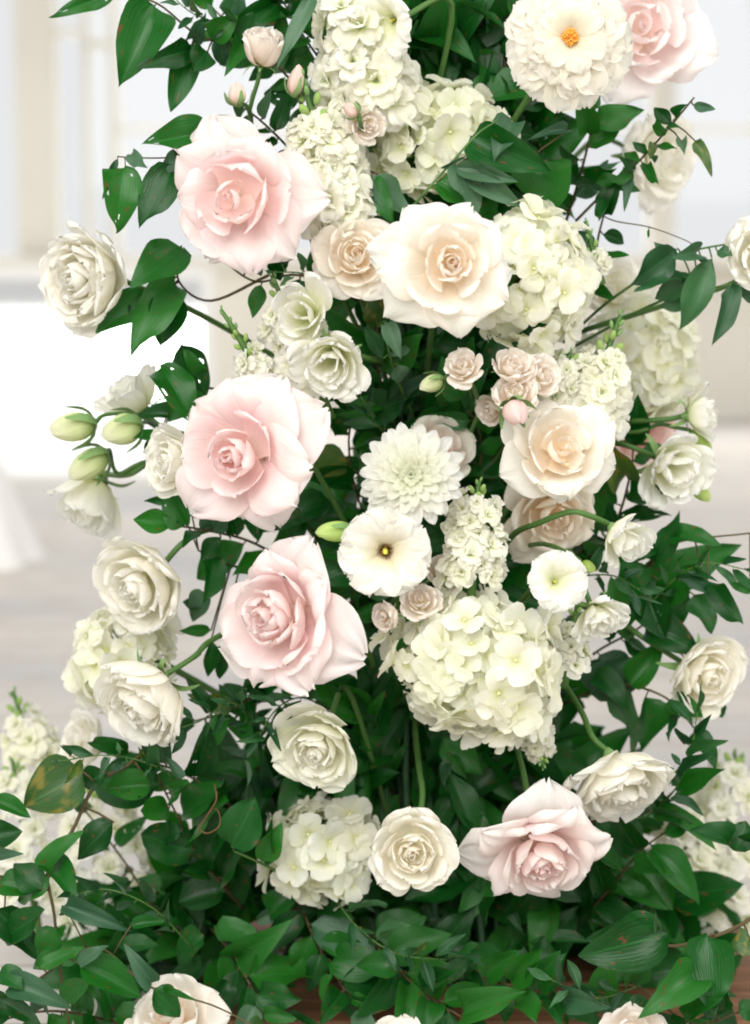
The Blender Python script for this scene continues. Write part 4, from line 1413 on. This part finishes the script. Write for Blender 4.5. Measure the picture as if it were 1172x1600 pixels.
asprig('leafy twigs behind the blush spray rose at top left', [(520, 200, 0.02), (440, 110, 0.0), (380, 60, 0.01), (330, 10, 0.02)], 15, 72, 0.42, 6)
asprig('small dark leaves above the pink rose beside the round blush bud', [(470, 250, 0.0), (420, 200, -0.02), (385, 170, -0.03)], 8, 60, 0.36, 7)
asprig('dark leaves crowding the top of the arrangement left of the stock', [(520, 120, 0.03), (470, 50, 0.0), (430, -20, 0.0)], 10, 95, 0.48, 8)
sprig('long grey green leaf curving down beside the upper stock', [(480, -10, -0.07), (470, 20, -0.075), (455, 40, -0.08)], [(490, -12, 432, 108, 22, 'pale', -0.01)], 9, r=0.001)
# -- top centre / right
asprig('broad dark leaves filling the top centre between stock and dahlia', [(720, 260, 0.05), (710, 120, 0.03), (700, 20, 0.02), (690, -40, 0.02)], 16, 130, 0.55, 10, spread=50)
asprig('dark leaves tucked under the orange centred dahlia', [(880, 330, 0.05), (840, 220, 0.03), (800, 130, 0.02), (770, 40, 0.02)], 14, 110, 0.5, 11)
sprig('mid green leaf cluster lying over the top hydrangea', [(850, 330, -0.02), (800, 255, -0.07), (745, 240, -0.08)],
      [(735, 212, 862, 268, 62, 'ovate', 0.0), (800, 190, 772, 252, 46, 'pale'), (715, 258, 742, 345, 46, 'pale', 0.0), (725, 268, 818, 325, 34, 'pale', 0.0), (712, 262, 810, 285, 28, 'pale'), (682, 285, 725, 325, 44, 'ovate'), (855, 250, 868, 332, 92, 'ovate', 0.0), (885, 205, 825, 218, 18, 'pale'), (760, 360, 775, 325, 30)], 12, tilt=0.3)
sprig('thin bare green twig crossing the top hydrangea', [(610, 365, -0.10), (660, 305, -0.11), (705, 255, -0.115), (745, 210, -0.12), (778, 188, -0.12)], [(690, 262, 735, 240, 5, 'pale')], 13, r=0.0010, twig='stem')
sprig('single dark leaf between the top hydrangea and cream roses', [(560, 250, -0.05), (575, 265, -0.06), (590, 272, -0.07)], [(580, 276, 640, 338, 46, 'pale'), (570, 280, 615, 350, 40, 'ovate')], 14)
sprig('fine twig with tiny leaves reaching up right over the soft white bloom', [(900, 345, 0.02), (945, 300, 0.0), (1000, 250, -0.02), (1045, 200, -0.03), (1085, 152, -0.04)],
      [(1048, 195, 1022, 168, 22), (1055, 188, 1075, 162, 20), (1083, 164, 1118, 170, 14, 'pale'), (1035, 210, 1025, 186, 20), (1040, 205, 1062, 200, 16), (1022, 228, 1058, 232, 14), (1022, 225, 1015, 250, 14), (1064, 220, 1070, 242, 16), (1088, 222, 1112, 275, 20), (1010, 240, 988, 222, 14), (1015, 240, 1022, 255, 16), (1000, 252, 975, 240, 18), (1002, 252, 1028, 288, 16), (985, 268, 955, 285, 22), (990, 265, 965, 245, 16), (980, 275, 975, 330, 18), (970, 282, 930, 285, 20), (960, 290, 1000, 300, 18), (945, 300, 935, 345, 18)], 15, kind='lance_dark', r=0.0011)
asprig('dark shoots between the dahlia and the fine twig', [(880, 360, 0.04), (905, 280, 0.02), (925, 200, 0.0), (930, 165, 0.0)], 9, 70, 0.42, 16, spread=45)
asprig('ragged dark leaf right of the upper right hydrangea', [(890, 500, 0.04), (925, 420, 0.0), (935, 370, -0.01), (945, 330, 0.0)], 7, 62, 0.48, 17, hang=0.4)
sprig('narrow leaved green branch reaching to the right edge', [(880, 535, 0.03), (940, 480, 0.0), (985, 447, -0.02), (1050, 405, -0.03), (1090, 390, -0.04), (1145, 380, -0.04)],
      [(1058, 388, 986, 445, 48, 'lance'), (1112, 402, 1062, 516, 44, 'lance'), (1080, 432, 990, 455, 24, 'lance'), (1090, 432, 1024, 468, 34, 'lance'), (1050, 405, 1020, 378, 22, 'lance'), (1087, 395, 1045, 405, 26, 'lance'), (1120, 392, 1145, 400, 20, 'lance'), (1095, 400, 1100, 420, 14, 'lance')], 18, kind='lance', twig='stem', tilt=0.25)
sprig('second narrow leaved stem below, its leaf hanging near the right edge', [(900, 540, 0.03), (1015, 478, -0.02), (1075, 458, -0.03), (1147, 443, -0.04)],
      [(1147, 446, 1115, 536, 34, 'lance'), (1078, 470, 1032, 480, 24, 'lance'), (1150, 446, 1185, 470, 26, 'lance')], 19, kind='lance', twig='stem', tilt=0.2)
sprig('bare hairline twig arching between fine twig and narrow leaves', [(930, 330, 0.0), (960, 345, -0.01), (1015, 355, -0.02), (1070, 375, -0.03), (1090, 388, -0.03)], [(1014, 357, 1013, 372, 4)], 20, r=0.0006)
# -- centre
asprig('dark leaves in the gap below the lisianthus pair', [(640, 760, 0.05), (610, 660, 0.0), (590, 570, -0.03), (590, 510, -0.04)], 14, 100, 0.42, 21)
sprig('pale shiny leaves catching light below the large cream rose', [(650, 660, 0.0), (620, 590, -0.05), (605, 540, -0.07), (595, 505, -0.07)], [(605, 505, 628, 560, 26, 'pale'), (622, 570, 618, 600, 28, 'pale'), (640, 545, 605, 555, 14, 'pale'), (600, 560, 570, 510, 22, 'lance')], 22, twig='stem')
asprig('dark leaves between the two centre dahlia neighbours and spray roses', [(720, 860, 0.05), (745, 760, 0.0), (750, 680, -0.03), (720, 620, -0.05)], 13, 92, 0.42, 23)
asprig('deep green leaves right of the largest pink rose', [(600, 860, 0.05), (560, 780, 0.02), (545, 690, 0.0), (560, 620, 0.0)], 12, 105, 0.48, 24)
asprig('dark leaves under the soft lisianthus at right', [(900, 900, 0.04), (960, 820, 0.02), (985, 740, 0.0), (990, 690, 0.02)], 9, 90, 0.45, 25)
asprig('dark leaves between the two lower pink roses at left', [(480, 900, 0.05), (400, 850, 0.0), (330, 830, -0.04), (265, 820, -0.05)], 11, 84, 0.46, 26)
sprig('thin leaves beside the white rose with crowded petals', [(430, 900, 0.03), (350, 880, -0.02), (310, 860, -0.03)],
      [(300, 805, 240, 822, 20, 'lance_dark', 0), (275, 780, 225, 783, 14, 'lance_dark', 0), (335, 870, 320, 940, 44), (325, 930, 300, 970, 36, 'pale'), (320, 950, 285, 940, 18), (330, 985, 280, 985, 18, 'lance_dark'), (330, 1000, 325, 1058, 22, 'lance_dark'), (350, 1000, 345, 1060, 24, 'lance_dark')], 27)
asprig('small leaved dark twigs under the ruffled pink rose', [(470, 1130, 0.03), (420, 1080, 0.0), (360, 1110, -0.02), (300, 1128, -0.03)], 12, 66, 0.34, 28, hang=0.35)
asprig('narrow dark leaves left of the lower white rose', [(440, 1270, 0.03), (400, 1190, 0.0), (385, 1120, 0.0), (400, 1070, 0.0)], 12, 84, 0.34, 29, spread=40)
asprig('dark leaves between the white rose and big hydrangea', [(620, 1250, 0.05), (590, 1180, 0.0), (580, 1110, -0.02), (570, 1060, -0.02)], 12, 105, 0.38, 30, spread=40)
asprig('hanging dark leaves below the big hydrangea', [(700, 1150, 0.0), (700, 1210, -0.02), (720, 1290, -0.02)], 9, 105, 0.34, 31, spread=30, hang=0.5)
# -- right
sprig('long dark leaves spreading to the right edge above the right white rose', [(930, 960, 0.03), (1000, 900, 0.0), (1050, 850, -0.02), (1172, 833, -0.03)],
      [(1022, 880, 1062, 800, 38, 'ovate'), (1000, 922, 1158, 852, 58, 'ovate'), (1050, 838, 1125, 850, 40), (1172, 925, 1135, 905, 16, 'lance_dark', 0), (1100, 905, 1160, 975, 34, 'lance_dark'), (1040, 920, 1060, 985, 52), (1010, 920, 1040, 1000, 56), (1085, 930, 1112, 990, 46), (1000, 880, 965, 930, 50), (1030, 860, 985, 845, 40), (1105, 925, 1060, 905, 20, 'pale'), (1120, 1090, 1130, 1120, 18)], 32, tilt=0.35)
asprig('deep green leaves left of the right white rose', [(860, 1080, 0.05), (930, 1020, 0.02), (1000, 980, 0.0), (1040, 940, 0.0)], 10, 100, 0.5, 33)
asprig('broad dark leaves hanging below the right white rose', [(880, 1100, 0.04), (960, 1070, 0.0), (1040, 1090, -0.02), (1095, 1150, -0.02)], 7, 95, 0.50, 34, hang=0.5)
asprig('dark leaves framing the side turned white rose', [(880, 1290, 0.04), (960, 1280, 0.0), (1010, 1270, -0.02), (1060, 1230, -0.02)], 8, 90, 0.45, 35, hang=0.3)
asprig('leaves right of the head down pink rose', [(900, 1450, 0.03), (960, 1380, -0.02), (1000, 1330, -0.04), (1040, 1300, -0.05)], 9, 100, 0.44, 36, hang=0.2)
# -- base, right
sprig('glossy broad leaves on a brown vine at the lower right corner', [(1190, 1425, -0.14), (1130, 1458, -0.15), (1045, 1478, -0.16), (1030, 1440, -0.16)],
      [(1044, 1462, 904, 1492, 84, 'ovate', 0.0), (1108, 1462, 1116, 1588, 74, 'ovate', -0.02), (1085, 1528, 1000, 1590, 58, 'ovate', -0.02), (1172, 1470, 1140, 1480, 40, 'old'), (1030, 1448, 1024, 1422, 10, 'pale')], 37, tilt=0.2, r=0.0016)
sprig('two small leaves touching the right edge above the brown vine', [(1200, 1325, -0.08), (1165, 1320, -0.09), (1130, 1312, -0.10)], [(1140, 1318, 1076, 1296, 44), (1150, 1330, 1165, 1282, 40, 'round'), (1170, 1325, 1190, 1300, 40)], 38, tilt=0.25)
asprig('smilax vine trailing along the floor at the bottom right', [(900, 1560, -0.02), (990, 1540, -0.10), (1080, 1600, -0.14), (1160, 1580, -0.15)], 10, 100, 0.55, 39)
asprig('smilax vine under the head down pink rose at the bottom', [(640, 1480, 0.0), (720, 1520, -0.08), (800, 1540, -0.13), (890, 1560, -0.15)], 11, 105, 0.52, 40, extra=[(735, 1490, 790, 1545, 62, 'ovate')])
asprig('shaded vine at the bottom centre beneath the round white rose', [(560, 1440, 0.02), (600, 1490, -0.04), (660, 1550, -0.10), (740, 1600, -0.14)], 12, 110, 0.45, 41, hang=0.2)
asprig('drooping dark leaves under the lower hydrangea', [(460, 1380, 0.0), (480, 1440, -0.04), (510, 1500, -0.06), (560, 1580, -0.08)], 12, 105, 0.42, 42, hang=0.4, extra=[(420, 1430, 480, 1385, 40, 'ovate'), (400, 1440, 470, 1405, 22, 'pale'), (500, 1380, 520, 1425, 30, 'pale'), (530, 1370, 585, 1425, 22, 'pale')])
asprig('long leaves at the bottom left of centre above the cut off rose', [(330, 1450, 0.0), (370, 1500, -0.05), (400, 1560, -0.09), (420, 1620, -0.12)], 11, 110, 0.46, 43)
# -- base, left
sprig('brown branched vine with a yellowing spotted leaf at the lower left', [(255, 1150, -0.04), (200, 1195, -0.08), (150, 1225, -0.10), (112, 1300, -0.12), (75, 1355, -0.13), (85, 1430, -0.14), (92, 1500, -0.15), (108, 1600, -0.15)],
      [(128, 1205, 38, 1262, 84, 'old', 0.0), (235, 1228, 160, 1234, 46, 'holed', 0.0), (68, 1355, 128, 1298, 36, 'ovate', 0.0), (178, 1285, 120, 1342, 42, 'ovate', 0.0), (82, 1360, 120, 1415, 46), (165, 1205, 130, 1230, 40), (78, 1370, 30, 1410, 50), (92, 1490, 52, 1515, 30), (95, 1500, 132, 1486, 26), (65, 1390, 20, 1350, 44), (90, 1450, 60, 1500, 40), (96, 1560, 140, 1530, 36)], 44, tilt=0.25, r=0.0016)
sprig('leaves entering from the left edge at the lower left', [(-30, 1360, -0.12), (10, 1370, -0.13), (75, 1356, -0.13)],
      [(-10, 1250, 48, 1278, 28, None, 0), (-15, 1310, 35, 1300, 44, None, 0), (0, 1380, 50, 1395, 44), (-5, 1420, 60, 1500, 52), (-10, 1345, 35, 1335, 30), (5, 1470, 70, 1420, 46)], 45, tilt=0.3)
sprig('curled pale backed leaf and dark leaves near the cut off rose', [(-10, 1580, -0.17), (60, 1530, -0.18), (150, 1480, -0.18), (230, 1540, -0.19), (330, 1570, -0.19), (400, 1605, -0.19)],
      [(100, 1415, 206, 1456, 30, 'pale', 0), (205, 1446, 258, 1440, 20, None, 0), (125, 1508, 222, 1560, 52, None, 0), (235, 1535, 195, 1475, 30, 'pale', 0), (20, 1536, 110, 1576, 42, None, 0), (60, 1512, 132, 1478, 24, None, 0), (120, 1505, 170, 1478, 22, 'pale'), (240, 1545, 280, 1590, 40), (260, 1550, 305, 1562, 14), (0, 1520, 35, 1545, 44), (0, 1560, 65, 1600, 30)], 46, tilt=0.25, r=0.0009)
sprig('spotted round leaf standing by the lower hydrangea', [(450, 1370, -0.05), (400, 1345, -0.08), (365, 1330, -0.09)], [(362, 1322, 398, 1245, 62, 'round', 0), (412, 1345, 440, 1285, 36, 'ovate', 0), (420, 1350, 425, 1280, 18)], 47, twig='stem', tilt=0.2)
asprig('dark rounded leaves at the left of the base', [(380, 1420, 0.0), (320, 1350, -0.04), (280, 1280, -0.06), (240, 1200, -0.06)], 12, 92, 0.62, 48, kind='round')
asprig('arching leaves above the base between hydrangea and lower hydrangea', [(420, 1330, 0.0), (360, 1260, -0.04), (290, 1210, -0.05), (200, 1180, -0.04)], 10, 84, 0.45, 49)
asprig('dark vine leaves behind the blurred stock at lower left', [(330, 1520, 0.04), (250, 1430, 0.02), (190, 1340, 0.02), (120, 1250, 0.03)], 5, 80, 0.4, 50)
asprig('low leaves in the bottom left corner', [(240, 1620, -0.05), (150, 1590, -0.10), (70, 1580, -0.12), (-20, 1600, -0.12)], 9, 95, 0.5, 51)


# -- fine wisps
WISP = 'fine wispy sprigs'
for lab, st, n, size, seed, kd in (
    ('wispy sprig with thin leaves under the white rosebud at left', [(420, 1180, 0.0), (370, 1100, -0.05), (310, 1128, -0.08), (270, 1140, -0.09)], 12, 44, 71, 'lance'),
    ('fine sprig of narrow leaves rising beside the far right leaves', [(1000, 960, 0.0), (1060, 900, -0.04), (1110, 880, -0.06), (1165, 890, -0.06)], 11, 50, 72, 'lance'),
    ('thin leaved sprig arching over the lower left vine', [(330, 1250, -0.06), (250, 1200, -0.10), (170, 1180, -0.12), (90, 1190, -0.13)], 13, 50, 73, 'lance'),
    ('slender leaves poking out left of the white dahlia', [(620, 700, 0.0), (580, 650, -0.06), (560, 610, -0.08)], 8, 48, 74, 'lance'),
    ('light green wisp beside the side turned white rose', [(980, 1300, 0.0), (1050, 1240, -0.05), (1080, 1170, -0.06), (1090, 1110, -0.05)], 12, 54, 75, 'lance'),
    ('narrow leaved wisp trailing below the lower hydrangea', [(520, 1400, -0.05), (560, 1450, -0.10), (620, 1490, -0.12), (700, 1500, -0.12)], 12, 56, 76, 'lance'),
    ('thin leaves fanning out above the lisianthus pair', [(520, 470, -0.04), (480, 430, -0.09), (430, 425, -0.10)], 7, 40, 77, 'lance'),
    ('sparse wisp at the lower right below the brown vine', [(1000, 1540, -0.10), (930, 1560, -0.15), (860, 1530, -0.17)], 9, 52, 78, 'lance'),
    ('small leaved wisp beneath the ruffled pink rose', [(520, 1110, 0.0), (470, 1090, -0.08), (430, 1110, -0.10), (400, 1160, -0.11)], 11, 46, 79, 'lance'),
    ('delicate sprig at the top left beyond the blush spray rose', [(400, 60, 0.0), (350, 40, -0.03), (300, 20, -0.04), (270, -5, -0.04)], 10, 42, 80, 'lance'),
    ('thin sprig crossing the left base above the cut off rose', [(300, 1480, -0.08), (240, 1420, -0.13), (170, 1390, -0.15), (110, 1400, -0.15)], 10, 50, 81, 'lance'),
    ('narrow leaves hanging between the nodding lisianthus and right leaves', [(900, 900, 0.0), (960, 900, -0.06), (1010, 930, -0.08)], 8, 52, 82, 'lance'),
):
    asprig(lab, st, n, size, 0.28, seed, group=WISP, name='wispy_sprig', kind=kd, twig='stem', r=0.0007, spread=45)
tend = [W(335, 1225, -0.09), W(338, 1250, -0.10), W(320, 1280, -0.10), W(312, 1295, -0.105), W(325, 1302, -0.11), W(343, 1290, -0.11), W(342, 1270, -0.105), W(335, 1262, -0.10)]
V, F = tube(smooth_path([tuple(p) for p in tend], 5), 0.0007, 0.0004, 6)
td = link('tendril', mesh_raw('tendril', V, F, None, plain_mat('dry_tendril', (0.08, 0.04, 0.015), (0.13, 0.07, 0.03), 80, 0.7)))
tag(td, 'curled dry brown tendril hanging over dark leaves left of the lower hydrangea', 'tendril')


# ------------------------------------------------------------------ dense foliage in the heart of the arrangement
def core_foliage():
    rng = np.random.default_rng(77)
    rows = [(-60, 520, 860), (100, 540, 850), (250, 580, 900), (400, 560, 880), (520, 540, 880), (650, 540, 900), (800, 480, 930), (950, 440, 980), (1100, 440, 960), (1200, 390, 970), (1300, 310, 1000), (1420, 220, 1080), (1520, 120, 1120), (1600, 20, 1180)]
    ry = [r[0] for r in rows]
    protos = [leaf_grid('ovate', c, f, wv, 600 + k, 5, 7, tw) for k, (c, f, wv, tw) in enumerate(SPEC)]
    protos += [leaf_grid('lance', c, f, wv, 620 + k, 5, 7, tw) for k, (c, f, wv, tw) in enumerate(SPEC[:4])]
    F0 = grid_faces(7, 5)
    U0 = grid_uv(7, 5)
    Vs, Fs, Us = [], [], []
    n = 0
    for i in range(2300):
        py = rng.uniform(-60, 1640)
        if py < 1150 and rng.uniform() < 0.25:
            continue
        x0 = np.interp(py, ry, [r[1] for r in rows])
        x1 = np.interp(py, ry, [r[2] for r in rows])
        c, hw = (x0 + x1) / 2, (x1 - x0) / 2
        u = np.clip(rng.normal(0, 0.42), -1, 1) if py < 1200 else rng.uniform(-1, 1)
        px = c + u * hw
        dep = math.sqrt(max(0, 1 - u * u))
        Y = rng.uniform(-0.01, 0.06 + 0.10 * dep) if py < 1200 else (rng.uniform(0.0, 0.15) if py < 1440 or rng.uniform() < 0.72 else rng.uniform(-0.12, 0.05))
        if 365 < px < 500 and 1365 < py < 1480:
            continue
        B = W(px, py, Y)
        if B.z < 0.012:
            continue
        L = rng.uniform(0.032, 0.058) if py < 1200 else (rng.uniform(0.042, 0.066) if Y > 0 else rng.uniform(0.026, 0.044))
        a = rng.uniform(0, 6.28)
        d = Vector((math.cos(a), rng.uniform(-0.7, 0.5), math.sin(a) - 0.25)).normalized()
        m = leaf_matrix(B, B + d * L, L * rng.uniform(0.38, 0.6), rand_normal(rng, B, 0.9, 0.5))
        if (B + d * L).z < 0.006:
            continue
        A = np.array(m)
        P = protos[int(rng.integers(0, len(protos)))].reshape(-1, 3)
        Vs.append(P @ A[:3, :3].T + A[:3, 3])
        Fs.append(F0 + n)
        Us.append(U0)
        n += len(P)
    # extra low leaves where the foliage meets the floor
    for i in range(300):
        px, py = rng.uniform(120, 1120), rng.uniform(1380, 1630)
        if 365 < px < 500 and py < 1480:
            continue
        B = W(px, py, rng.uniform(0.03, 0.15))
        L = rng.uniform(0.034, 0.058)
        a = rng.uniform(0, 6.28)
        d = Vector((math.cos(a), rng.uniform(-0.6, 0.4), 0.5 * math.sin(a) + 0.1)).normalized()
        if B.z < 0.010 or (B + d * L).z < 0.006:
            continue
        A = np.array(leaf_matrix(B, B + d * L, L * rng.uniform(0.4, 0.6), rand_normal(rng, B, 0.9, 0.5)))
        P = protos[int(rng.integers(0, len(protos)))].reshape(-1, 3)
        Vs.append(P @ A[:3, :3].T + A[:3, 3])
        Fs.append(F0 + n)
        Us.append(U0)
        n += len(P)
    me = mesh_raw('foliage', np.concatenate(Vs), np.concatenate(Fs), np.concatenate(Us), M['leaf'])
    o = link('foliage', me)
    tag(o, 'dense dark green leaves filling the heart and base of the arrangement', 'foliage', kind='stuff')
    # stems bundled up the middle
    mg = Merge()
    for i in range(34):
        px = rng.uniform(580, 780)
        p = [W(px + rng.uniform(-30, 30), 1560, 0.05 + rng.uniform(-0.04, 0.05)), W(px + rng.uniform(-50, 50), 1100, 0.06 + rng.uniform(-0.05, 0.05)), W(px + rng.uniform(-60, 60), 600, 0.06 + rng.uniform(-0.05, 0.05)), W(px + rng.uniform(-90, 90), rng.uniform(-60, 300), 0.06 + rng.uniform(-0.05, 0.05))]
        mg.add(*tube(smooth_path([tuple(q) for q in p], 5), 0.0032, 0.002, 6))
    o = link('stem_bundle', mg.mesh('stem_bundle', M['stem_dark']))
    tag(o, 'bundle of dark green stems rising through the middle of the foliage', 'stems', kind='stuff')


core_foliage()


# low board that carries the arrangement, glimpsed between the lowest leaves
base = bpy.data.objects.new('wooden_base', None)
COL.objects.link(base)
base.location = (0.08, 0.10, 0.0)
tag(base, 'low brown wooden base glimpsed between the leaves at the bottom', 'base')
wood = plain_mat('brown_wood', (0.10, 0.045, 0.020), (0.20, 0.095, 0.045), 9, 0.6, 0.3, (1, 14, 14), 0.3)
for k in range(4):
    o = box_obj('plank', -0.24, 0.24, -0.155 + k * 0.078, -0.155 + k * 0.078 + 0.075, 0.002, 0.024, wood, base, 0.002)
